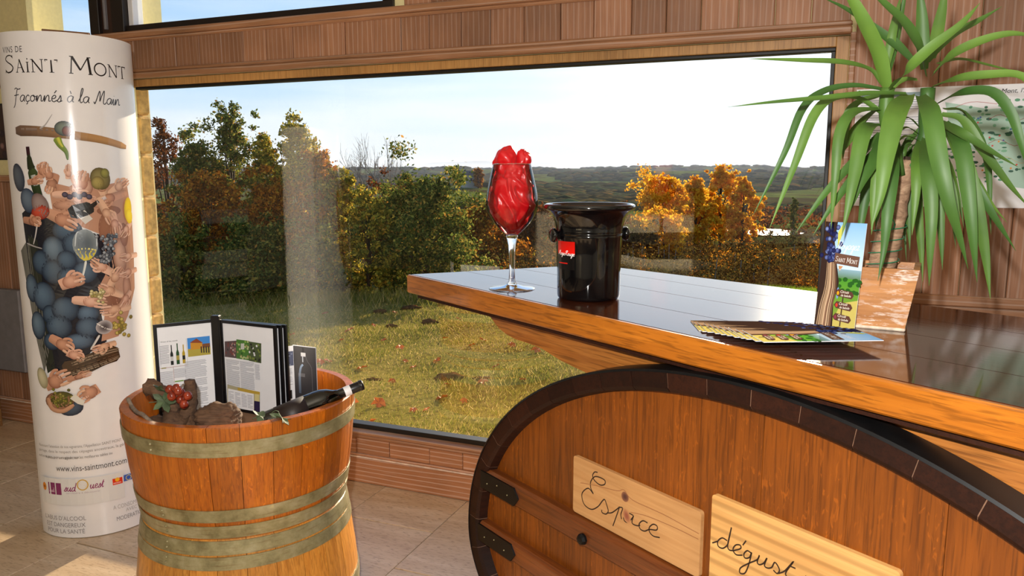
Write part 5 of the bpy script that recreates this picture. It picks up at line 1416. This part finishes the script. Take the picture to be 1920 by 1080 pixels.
panel(Vector((-.957, 2.480)), RO + Vector((.014, .010)), Z0, Z1 - .003); panel(Vector((-.952, 2.488)), RO + Vector((.027, .020)), Z0, Z1 - .004)
panel(Vector((-.996, 2.482)), LO + Vector((-.006, .012)), Z0, Z1 - .003)

# black brochure behind the bottle
br = thing('wine_brochure', 'open brochure with black bottle picture, standing behind the wine bottle', 'brochure')
b0, b1_, b2_ = Vector((-.80, 2.49)), Vector((-.742, 2.525)), Vector((-.654, 2.485))
def leafp(a, b, z0, z1, name):
    a3, b3 = Vector((a.x, a.y, 0)), Vector((b.x, b.y, 0)); ux = (b3 - a3); L = ux.length; ux.normalize(); nn = ux.cross(Vector((0, 0, 1)))
    if nn.dot(-a3) < 0: nn = -nn
    m = MB(); vs = [a3 + ux * u + Vector((0, 0, v)) + nn * t for t in (-.0012, .0012) for u, v in ((0, z0), (L, z0), (L, z1), (0, z1))]
    m.add(vs, [(3, 2, 1, 0), (4, 5, 6, 7), (0, 1, 5, 4), (1, 2, 6, 5), (2, 3, 7, 6), (3, 0, 4, 7)]); return m.build(name, M['paper'], br), a3, ux, nn, L
o_, a3, ux, nn, L = leafp(b0, b1_, ZF, .803, 'left_page'); P = Print(lambda u, v, l: a3 + ux * u + Vector((0, 0, v)) + nn * (.0014 + l), .0001, 1e-5)
P.rect(.0, L, .735, .785, srgb('5a6078')); rn = random.Random(4)
for k in range(30): P.ellipse((rn.uniform(.004, L - .004), rn.uniform(.738, .782)), .003, .003, srgb(rn.choice(['2c3048', '8890a8', '14161e'])), n=7, rings=1)
P.lines(.004, L - .006, .665, .728, 14, srgb('a8a8b0'), .35, 2); P.rect(.01, L - .01, .62, .65, srgb('2a2a2e')); P.build('page_print', M['print_paper'], o_)
o_, a3, ux, nn, L = leafp(b1_, b2_, ZF, .806, 'right_page'); P = Print(lambda u, v, l: a3 + ux * u + Vector((0, 0, v)) + nn * (.0014 + l), .0001, 1e-5)
P.rect(0.002, L, ZF, .804, srgb('2c2a2e'), 1, 3, srgb('3a383c'))
P.stroke([(L * .45, .800), (L * .45, .785)], .008, .008, srgb('18181c')); P.rect(L * .45 - .010, L * .45 + .010, .77, .783, srgb('d8d8dc')); P.stroke([(L * .42, .77), (L * .42, .75)], .004, .004, srgb('c0c8d4'))
P.stroke([(L * .55, .772), (L * .62, .755), (L * .78, .735), (L * .8, .70), (L * .8, .62)], .0012, .0012, srgb('78787e'), smooth=4); P.stroke([(L * .42, .742), (L * .32, .73), (L * .26, .70), (L * .25, .64)], .007, .010, srgb('9ab0cc'), smooth=4, col2=srgb('4a5464'))
P.lines(L * .2, L * .5, .70, .712, 3, srgb('98989e'), .35, 3); P.build('page_print', M['print_paper'], o_)

# wine bottle lying across the rim
tip = Vector((-.457, 2.262, .741)); bdir = (Vector((-.676, 2.160, .668)) - tip).normalized(); 
btm = tip + bdir * .315; qq = (-bdir).to_track_quat('Z', 'Y').to_matrix().to_4x4()
wb = thing('wine_bottle', 'dark wine bottle with black capsule leaning over the tub rim', 'bottle', btm, rot=qq.to_euler())
m = MB(); m.lathe([(0, .004), (.03, .0), (.0375, .006), (.0385, .02), (.0385, .17), (.037, .19), (.030, .21), (.021, .225), (.016, .238), (.0148, .25), (.0145, .30), (.0155, .304), (.0155, .312), (.012, .315), (0, .315)], 40); m.build('body', M['bottle'], wb, smooth=True)
m = MB(); m.lathe([(.0152, .258), (.0152, .305), (.0162, .306), (.0162, .3145), (.013, .3165), (0, .3165)], 32); m.build('capsule', M['capsule'], wb, smooth=True)
m = MB(); m.lathe([(.01535, .256), (.01565, .258), (.01565, .274), (.01535, .276)], 32); m.build('neck_label', M['paper'], wb, smooth=True)
m = MB(); m.lathe([(.0388, .05), (.0389, .05), (.0389, .14), (.0388, .14)], 40); m.build('body_label', M['carton_dark'], wb, smooth=True)

# old vine stump with grapes
def gn(q, s=2.0, o=(0, 0, 0)): return mnoise.noise(q * s + Vector(o))
vs_ = thing('vine_stump', 'gnarled old vine stump lying in the half-barrel', 'vine stump')
m = MB(); m.ball((-.825, 2.075, .690), .062, 5, (1.05, .8, .85), lambda q: 1 + .22 * gn(q, 1.6) + .10 * gn(Vector((q.x * 1.5, q.y * 1.5, q.z * 6)), 2.) + .05 * abs(gn(q, 9))); m.build('knotted_head', M['vine'], vs_, smooth=True)
pts = catmull([(-1.01, 2.10, .640), (-.96, 2.085, .665), (-.90, 2.08, .655), (-.85, 2.075, .66)], 8)
m = MB(); m.tube(pts, [.045 + .010 * math.sin(i * .9) for i in range(len(pts))], 16, wob=lambda i, k: 1 + .16 * math.sin(k * 3 + i * .8) + .08 * math.sin(k * 7 - i)); m.build('main_limb', M['vine'], vs_, smooth=True)
pts = catmull([(-.945, 2.095, .66), (-.925, 2.1, .71), (-.915, 2.1, .755), (-.914, 2.1, .800)], 6)
m = MB(); m.tube(pts, [.026 - .012 * i / len(pts) for i in range(len(pts))], 12, wob=lambda i, k: 1 + .15 * math.sin(k * 3 + i)); m.build('upright_limb', M['vine'], vs_, smooth=True)
pts = catmull([(-1.045, 2.12, .775), (-1.02, 2.115, .770), (-.985, 2.11, .735), (-.96, 2.1, .69)], 6)
m = MB(); m.tube(pts, [.022, .024] + [.022] * (len(pts) - 2), 12, wob=lambda i, k: 1 + .2 * math.sin(k * 3 + i)); m.build('cut_branch', M['vine'], vs_, smooth=True)
dv = MB(); dv.tube(catmull([(-1.145, 2.20, .715), (-1.12, 2.17, .700), (-1.07, 2.10, .705), (-1.035, 2.06, .712), (-.99, 2.02, .70)], 6), [.006] * 25, 8)
tag(dv.build('vine_twig', M['bark_pale'], smooth=True), 'bent pale vine twig lying on the tub rim', 'twig')
gr = thing('grape_bunch', 'small bunch of shiny red grapes hung on the vine stump', 'grapes')
for (x, y) in ((318, 730), (331, 728), (322, 743), (340, 737), (338, 749), (352, 742), (345, 758), (334, 733)):
    m = MB(); p = aty(x, y, 2.045 + rnd.uniform(-.012, .012)); m.ball((0, 0, 0), .0122, 3, (1, 1, 1.08)); g_ = m.build('grape', M['grape'], gr, smooth=True); g_.location = p
m = MB(); m.tube(catmull([aty(335, 735, 2.065), aty(320, 750, 2.05), aty(345, 720, 2.07)], 4), .003, 6); m.build('stalk', M['bark_pale'], gr, smooth=True)
def flat_leaf(name, label, c, s, rx, rz, n=5):
    m = MB(); vs = [(0, 0, 0)]; N = 20
    for k in range(N):
        a = 2 * PI * k / N; r_ = s * (.72 + .28 * math.cos(n * a)); vs.append((r_ * math.cos(a), r_ * math.sin(a), .18 * s * math.sin(3 * a)))
    m.add(vs, [(0, 1 + k, 1 + (k + 1) % N) for k in range(N)]); vs2 = [(a_, b2, c2 - .001) for a_, b2, c2 in vs]; m.add(vs2, [(0, 1 + (k + 1) % N, 1 + k) for k in range(N)])
    r = thing(name, label, 'leaf', c, rot=(rx, 0, rz)); m.build('blade', M['vine_leaf'], r)
    q = MB(); q.tube([(0, 0, .001), (-s * 1.1, 0, -.004)], .0014, 5); q.build('leaf_stalk', M['vine_leaf'], r); return r
flat_leaf('vine_leaf', 'grey-green vine leaf left of the red grapes', aty(308, 752, 2.055), .036, 1.1, .3)
flat_leaf('vine_leaf', 'pale curled vine leaf in front of the display book', aty(487, 779, 2.08), .024, .9, 1.2, 3)
flat_leaf('vine_leaf', 'dull green vine leaf below the wine bottle', aty(528, 783, 2.03), .034, .5, 2.)
flat_leaf('vine_leaf', 'small dark vine leaf above the grape bunch', aty(300, 728, 2.07), .022, .8, 2.6)
cu = MB(); cu.tube(catmull([aty(515, 790, 2.06), aty(508, 778, 2.05), aty(516, 770, 2.05), aty(523, 774, 2.05), aty(518, 784, 2.05)], 5), .0012, 5); tag(cu.build('tendril', M['vine_leaf'], smooth=True), 'thin curled green tendril beside the display book', 'tendril')

# ================================================================== BANNER TOTEM
BM_ = Vector((-1.650, 2.927, 0)); BROT = math.atan2(.246, .359); BH = 1.868
bn = thing('banner_totem', 'tall curved white Saint Mont banner printed with hands and grapes', 'banner', BM_, BROT)
SAG, HALF = .180, .2175; RB = (SAG * SAG + HALF * HALF) / (2 * SAG); TMAX = math.asin(HALF / RB); CYB = RB - SAG
def arc(th, l=0.): return ((RB + l) * math.sin(th), CYB - (RB + l) * math.cos(th))
for sg, nm in ((1, 'front_sheet'), (-1, 'back_sheet')):
    vs = []; fs = []; N = 48
    for z in (0.003, BH * .25, BH * .5, BH * .75, BH):
        for i in range(N + 1): x, y = arc(-TMAX + 2 * TMAX * i / N); vs.append((x, y * sg, z))
    for k in range(4):
        for i in range(N): a = k * (N + 1) + i; fs.append((a, a + 1, a + N + 2, a + N + 1) if sg > 0 else (a + 1, a, a + N + 1, a + N + 2))
    o = MB().add(vs, fs).build(nm, M['vinyl'], bn, smooth=True)
    if sg > 0: frontS = o
    else: backS = o
m = MB(); pl_ = [arc(-TMAX + 2 * TMAX * i / 24) for i in range(25)] + [(x, -y) for x, y in [arc(TMAX - 2 * TMAX * i / 24) for i in range(1, 24)]]
m.prism([(x * .98, y * .96) for x, y in pl_], lambda a, b, c: (a, b, c), 0, .012); m.build('base_board', M['paper'], bn)
m = MB(); m.prism([(x * .98, y * .96) for x, y in pl_], lambda a, b, c: (a, b, c), BH - .02, BH - .012); m.build('top_board', M['paper'], bn)
BI = frame(BM_, BROT).inverted()
BE = BI @ EYEV; BR3 = BI.to_3x3()
def bpx(x, y):
    """photo pixel -> (arc length, height) on the front sheet"""
    d = BR3 @ ray(x, y); ox, oy = BE.x, BE.y - CYB
    A = d.x ** 2 + d.y ** 2; B = ox * d.x + oy * d.y; C_ = ox * ox + oy * oy - RB * RB; D = max(0, B * B - A * C_)
    t = (-B - math.sqrt(D)) / A; px_, py_ = ox + d.x * t, oy + d.y * t
    return (RB * math.atan2(px_, -py_), BE.z + d.z * t)
def fmap(u, v, l):
    x, y = arc(max(-TMAX, min(TMAX, u / RB)), l); return (x, y, v)
P = Print(fmap, .0004, 1.1e-5); rn = random.Random(21)
PXM = .00203
def bl(pts): return [bpx(*p) for p in pts]
def bs(pts, w, col, w1=None, sm=4, rd=True, col2=None): P.stroke(bl(pts), w * PXM, (w if w1 is None else w1) * PXM, srgb(col), smooth=sm, round_=rd, col2=srgb(col2) if col2 else None)
def be(x, y, rx, ry, col, edge=None, rot=0, n=18, light=(-.2, .25)): P.ellipse(bpx(x, y), rx * PXM, ry * PXM, srgb(col), srgb(edge or col), rot=rot, rings=4, n=n, light=light)
# lettering, top
u_, v_ = bpx(6, 100); u2, _ = bpx(74, 97); P.text('VINS DE', u_, v_, .030, srgb('3a3436'), sx=.72, track=.22)
u_, v_ = bpx(11, 138); wtarget = min(bpx(236, 150)[0], RB * TMAX * .97) - u_
P.caps('SAINT MONT', u_, v_ + .001, .060, srgb('1c1416'), sx=wtarget / caps_width('SAINT MONT', .060, .74), small=.74, weight=1.15)
u_, v_ = bpx(24, 193); P.cursive('Façonnés à la Main', u_ + .004, v_ + .003, .0225, .0030, srgb('38343a'), sx=1.0, word=.6, slant=.18)
# twig with bud
bs([(30, 245), (70, 246), (110, 250), (140, 254), (190, 262), (236, 276)], 19, '6a5448', 12, col2='c09058'); bs([(40, 242), (80, 243), (120, 246)], 5, '8a766a', 3)
be(120, 241, 15, 13, '7a8478', '3c4448'); be(126, 246, 8, 9, '8a5a50', '4a3c40'); bs([(106, 258), (113, 272), (124, 285), (127, 300)], 14, '8aa03a', 3, col2='5a7a3c'); bs([(108, 258), (112, 268), (118, 276)], 6, 'c8c850', 3); bs([(75, 241), (85, 234), (98, 214)], 3, 'b0acaa', 1)
# dark mass behind the grapes
P.poly(bl([(42, 400), (58, 385), (100, 410), (140, 430), (190, 440), (225, 470), (215, 540), (190, 590), (200, 640), (170, 660), (150, 690), (110, 700), (84, 680), (66, 600), (58, 520), (50, 460)]), srgb('1a1c26'), sub=3)
P.poly(bl([(40, 470), (60, 440), (76, 560), (92, 660), (84, 700), (70, 640), (56, 560)]), srgb('6a6a64'), sub=2)
P.poly(bl([(52, 440), (70, 450), (84, 560), (104, 690), (90, 700), (70, 600)]), srgb('2c3028'), sub=2)
# skin tones filling the crowd of hands on the right
P.poly(bl([(90, 340), (130, 350), (160, 330), (205, 345), (236, 338), (246, 400), (250, 470), (252, 540), (240, 590), (222, 630), (190, 640), (196, 590), (184, 540), (205, 500), (190, 440), (140, 420), (100, 400)]), srgb('b98a70'), sub=3)
for (x, y, rx, ry, c) in ((200, 430, 14, 30, '9a6a52'), (225, 480, 14, 34, 'd4a88e'), (238, 540, 9, 26, 'c09078'), (210, 560, 18, 14, '8a5c48'), (130, 385, 26, 10, 'c8987e'), (232, 440, 9, 22, 'a87860'), (205, 395, 22, 9, '94664e'), (160, 350, 12, 16, 'dcb29a')): be(x, y, rx, ry, c, '8a5c48')
# pale-green bottle upper left
bs([(52, 275), (54, 292)], 7, '3a1c24', sm=0, rd=False); bs([(54, 290), (57, 308), (60, 318)], 8, '2c3420', 17, sm=3); bs([(60, 316), (66, 345), (75, 376)], 19, '40502c', 15, col2='20301c'); bs([(62, 328), (68, 348)], 15, 'b8bcb8', sm=0)
be(35, 333, 15, 25, '56606e', '22283a', rot=.15); be(53, 376, 17, 22, '647486', '28344a', rot=.2)
for (x, y, rx, ry) in ((126, 432, 24, 20), (140, 458, 20, 22), (165, 478, 22, 24), (101, 468, 20, 24), (78, 492, 18, 22), (125, 488, 16, 18), (100, 509, 21, 22), (130, 520, 20, 18), (160, 510, 20, 20), (60, 540, 15, 26), (82, 556, 22, 27), (72, 610, 16, 26), (94, 590, 14, 18), (165, 588, 18, 16), (122, 580, 23, 23), (110, 612, 23, 22), (165, 614, 20, 20), (148, 640, 26, 15), (98, 640, 16, 16), (131, 763, 23, 17)):
    be(x, y, rx, ry, rn.choice(['5a7086', '506478', '62788c', '485c70']), '1a2436')
SK = ['d8a890', 'c89478', 'e0b49c', 'b8866c', 'dcb092']
def hand(x, y, L, ang, tone=0, w=1., arm=1.2, curl=.5, flip=1):
    """fist or open hand, ang is the pointing direction in degrees (photo, y down)"""
    ca, sa = math.cos(rad(ang)), math.sin(rad(ang)); c0 = SK[tone % 5]; dk = {'d8a890': '9a6450', 'c89478': '8a5844', 'e0b49c': 'a87058', 'b8866c': '704838', 'dcb092': '9c6c54'}[c0]
    def q(a, b): return (x + a * ca - b * sa, y + a * sa + b * ca)
    if arm: bs([q(-L * arm, 0), q(-L * .5, 0), q(0, 0)], L * .5 * w, c0, L * .66 * w, col2=c0)
    p = bpx(*q(L * .05, 0)); P.ellipse(p, L * .42 * PXM, L * .36 * w * PXM, srgb(c0), srgb(dk), rot=-rad(ang), rings=4, light=(-.15, .2))
    for k in range(4):
        b = (-.30 + .2 * k) * L * w; l = L * (.62 + .12 * (k in (1, 2))) * (1 - .35 * curl)
        bs([q(L * .2, b), q(L * .3 + l * .5, b * 1.06), q(L * .3 + l, b * (1 - .5 * curl) + L * .1 * curl * flip)], L * .17 * w, SK[(tone + k) % 5], L * .13 * w, sm=3)
    bs([q(-L * .1, flip * -.3 * L * w), q(L * .2, flip * -.5 * L * w), q(L * .45, flip * -.46 * L * w)], L * .19 * w, c0, L * .14 * w, sm=3)
for a in ((80, 320, 22, -75, 1, 1, .6, .9), (98, 345, 26, 110, 3, 1, .8, 1.), (92, 328, 20, -100, 1, 1, .3, .9), (150, 345, 30, -75, 0, 1.1, 1., .6), (128, 325, 18, -90, 2, .8, .6, .2), (66, 340, 20, -10, 1, .9, .7, .9), (190, 350, 26, -110, 4, 1, 1., .3), (222, 350, 24, -40, 4, 1, 1., .5), (140, 365, 30, 0, 2, .8, 1.4, .3), (165, 378, 30, 10, 0, .7, 1.3, .2), (205, 372, 28, 160, 1, .9, 1.2, .4)): hand(*a)
for k in range(6): be(122 + k * 9, 365 + (k % 2) * 4, 5, 5, '5a5064', '1a141e', n=10)
be(188, 335, 17, 20, '8a8050', '5a4c2c', rot=.2); be(183, 343, 11, 12, 'a89858', '6a5c34'); be(196, 325, 8, 9, '94904c', '5c5630')
for a in ((118, 412, 34, 25, 1, 1., 1.1, .6), (62, 415, 22, 10, 3, 1, .8, 1.), (200, 400, 26, 60, 4, .9, 1.2, .5), (215, 420, 24, 80, 0, .9, 1., .4), (236, 430, 20, 120, 2, .9, .8, .5)): hand(*a)
# dark bottle held slanting
bs([(130, 400), (160, 392), (172, 386)], 26, '1c1c1a', 20, sm=3); bs([(170, 388), (184, 377)], 14, '241c18', 9, sm=0); bs([(182, 379), (198, 370)], 10, 'd8c8c4', 10, sm=0); bs([(152, 412), (166, 402)], 20, 'd0ccc4', 20, sm=0, rd=False)
# rosé glass
be(76, 385, 15, 22, '9a8884', '6a5450', rot=.3); be(76, 398, 17, 13, 'c85038', '7a2018', rot=.25); bs([(72, 412), (68, 440), (64, 458)], 3, 'c8c4c4', 2); bs([(52, 456), (66, 462), (80, 466)], 3, 'a8a4a4', 2)
hand(66, 412, 18, 40, 1, 1, .6, 1.)
# white wine glass and its hand
be(160, 458, 20, 27, '4a545c', '8a9498', light=(0, 0)); P.poly(bl([(142, 470), (180, 470), (176, 480), (168, 487), (158, 489), (149, 483)]), srgb('d0bc2c'), sub=2); bs([(142, 469), (160, 466), (180, 469)], 3, 'ece080', 3, sm=3)
bs([(141, 462), (143, 440), (147, 434)], 2, 'c8d0d4', 2); bs([(181, 462), (181, 442), (178, 437)], 2, 'c8d0d4', 2); bs([(161, 489), (158, 505), (152, 530)], 4, 'd8dcd8', 3)
for a in ((132, 528, 34, -20, 0, 1., .6, .8), (190, 500, 26, -150, 2, 1, 1., .5), (215, 520, 26, -60, 4, .9, 1., .6), (240, 480, 20, 170, 2, .9, .8, .6), (240, 510, 20, 160, 0, .9, .8, .6), (205, 545, 26, 200, 4, .9, 1., .6), (170, 565, 32, 5, 2, .9, 1.1, .3), (215, 580, 30, 170, 4, .8, 1., .3), (235, 560, 22, 120, 0, .8, .8, .5)): hand(*a)
# bunches of grapes held up
for k in range(75):
    f = rn.random(); be(205 - f * 8 + rn.gauss(0, 9 * (1.1 - f * .6)), 440 + f * 52, 3.4, 3.4, rn.choice(['8a9098', '5c626c', 'a8aeb4']), '2a2c34', n=8)
for k in range(26): be(186 + rn.gauss(0, 7), 552 + rn.gauss(0, 5), 3.2, 3.2, rn.choice(['c8b878', 'a89850', 'e0d49c']), '6a5c30', n=8)
be(238, 392, 9, 22, 'f0d020', 'd8b418', rot=-.1); be(240, 405, 8, 14, 'f4dc3c', 'e0bc20')
for k in range(24): be(222 + rn.gauss(0, 10), 612 + rn.gauss(0, 9), 4, 4, rn.choice(['b8a048', '8a7834', 'd0bc68']), '6a5a28', n=8)
# small tilted red wine glass
be(195, 613, 14, 13, '3a3034', 'b0a8a8', rot=.2, light=(0, 0)); bs([(181, 606), (196, 615), (210, 618)], 2.5, 'd8d4d0', 2, sm=3); bs([(186, 628), (178, 642), (170, 655)], 4, 'd4d0cc', 3)
for a in ((118, 645, 30, 30, 1, 1., .9, .7), (140, 665, 26, 20, 0, .9, .5, .9), (195, 650, 26, 160, 4, .8, .9, .5)): hand(*a)
# vine root, lower hands with must
bs([(120, 695), (150, 688), (190, 670), (222, 660)], 34, '4a3a2c', 30, col2='3a2c20')
for k in range(16): yk = rn.uniform(-13, 13); bs([(135, 692 + yk * .9), (170, 680 + yk), (205, 668 + yk * .9), (222, 662 + yk * .7)], 2.4, rn.choice(['7a6450', '5c4836', '94806a', '2a2018']), 1.5, sm=3)
for a in ((104, 715, 34, -25, 1, 1.1, .5, .1, 1), (170, 735, 32, 150, 1, 1., .4, .6, -1), (150, 705, 24, -20, 3, .6, 1., .2)): hand(*a)
be(82, 708, 11, 20, 'c8c0a0', '8a8464', rot=.2); be(112, 752, 26, 18, 'b08060', '6a4434'); be(118, 748, 22, 15, '6a6428', '3a3818')
for k in range(30): be(120 + rn.gauss(0, 9), 748 + rn.gauss(0, 6), 3, 3, rn.choice(['8a8430', '5a5a20', 'a09848']), '3a3a18', n=7)
bs([(137, 742), (150, 752), (158, 755)], 12, 'd8d4c8', 9, sm=0, rd=False); bs([(92, 745), (100, 765), (120, 770), (140, 758)], 9, 'c09070', 7)
# small print and logos, bottom
def bt(st, x, y, size, col, x2=None, y2=None, **k):
    u_, v_ = bpx(x, y); vs, _ = text_shape(st); w_ = max(a for a, b in vs) * size; sx = 1.
    if x2: sx = (bpx(x2, y2 if y2 else y)[0] - u_) / w_
    P.text(st, u_, v_, size, srgb(col), sx=sx, **k)
bt("Réunissant l'attention de nos vignerons, l'Appellation SAINT MONT", 77, 834, .0155, '8a8684', 226, 818)
bt('partage, dans le respect des cépages ancestraux, la générosité', 77, 843, .0155, '8a8684', 252, 824)
bt('authentiques, purs et généreux.', 77, 853, .0155, '8a8684', 150, 849)
bt('A découvrir en magasin, sur les meilleures tables ou', 89, 857, .0155, '6a6664', 210, 850)
bt('www.vins-saintmont.com', 108, 882, .034, '4a4648', 236, 862)
P.rect(bpx(79, 890)[0], bpx(230, 890)[0], bpx(79, 936)[1], bpx(79, 890)[1], srgb('dcdad8'), 12, 1)
be(87, 910, 5, 8, 'e0901c', 'c87010', light=(0, 0)); be(87, 910, 2, 3, '8a4a10')
q0, q1 = bpx(95, 924), bpx(116, 905); P.rect(q0[0], q1[0], q0[1], q1[1], srgb('7a1c5c'), 3, 1); P.cursive('sud', q0[0] + .004, q0[1] + .010, .0085, .0013, srgb('e8c8dc'), sx=1.0)
u_, v_ = bpx(122, 920); P.cursive('sud', u_, v_, .0165, .0028, srgb('8a2060'), sx=.92, slant=.25)
u_, v_ = bpx(150, 917); P.ellipse((u_ + .012, v_ + .018), .020, .022, srgb('c8a040'), srgb('c8a040')); P.ellipse((u_ + .012, v_ + .018), .016, .018, srgb('dcdad8'))
u_, v_ = bpx(169, 915); P.cursive('uest', u_, v_, .0165, .0028, srgb('8a2060'), sx=.86, slant=.25)
bt('territoire à découvrir', 126, 925, .011, 'b8a8b0', 188, 919)
for x0, x1, y0, y1, c in ((211, 228, 909, 893, 'd8361c'), (231, 248, 902, 885, '3c5cb0')):
    q0, q1 = bpx(x0, y0), bpx(x1, y1); P.rect(q0[0], q1[0], q0[1], q1[1], srgb(c), 3, 1)
be(219, 898, 4, 4, 'f0b030', n=10); bt('REGION', 212, 907, .007, 'f8f0e8', 226, 905)
for k in range(12): a = k * PI / 6; cx_, cy_ = bpx(239.5, 894); P.ellipse((cx_ + .0095 * math.cos(a), cy_ + .0095 * math.sin(a)), .0018, .0018, srgb('f0d840'), n=6, rings=1)
bt("L'ABUS D'ALCOOL", 89, 968, .024, '8a8688', 162, 966); bt('EST DANGEREUX', 92, 981, .024, '8a8688', 161, 978); bt('POUR LA SANTÉ', 94, 993, .024, '8a8688', 160, 989)
bt('A CONSOMMER', 212, 955, .024, 'b0acac', 266, 937); bt('AVEC', 235, 958, .020, 'b0acac', 255, 951); bt('MODERATION', 218, 976, .024, '8a8688', 268, 953)
P.build('front_print', M['print_vinyl'], frontS)
# back of the totem: the name set upright
P = Print(lambda u, v, l: ((lambda q: (-q[0], -q[1], v))(arc(u / RB, l))), .0004, 1.1e-5)
P.caps('SAINT MONT', .055, .62, .155, srgb('2a2426'), ang=PI / 2, small=.78)
P.cursive('Façonnés à la Main', .10, .62, .028, .003, srgb('6a6468'), ang=PI / 2, sx=.9)
P.build('back_print', M['print_vinyl'], backS)
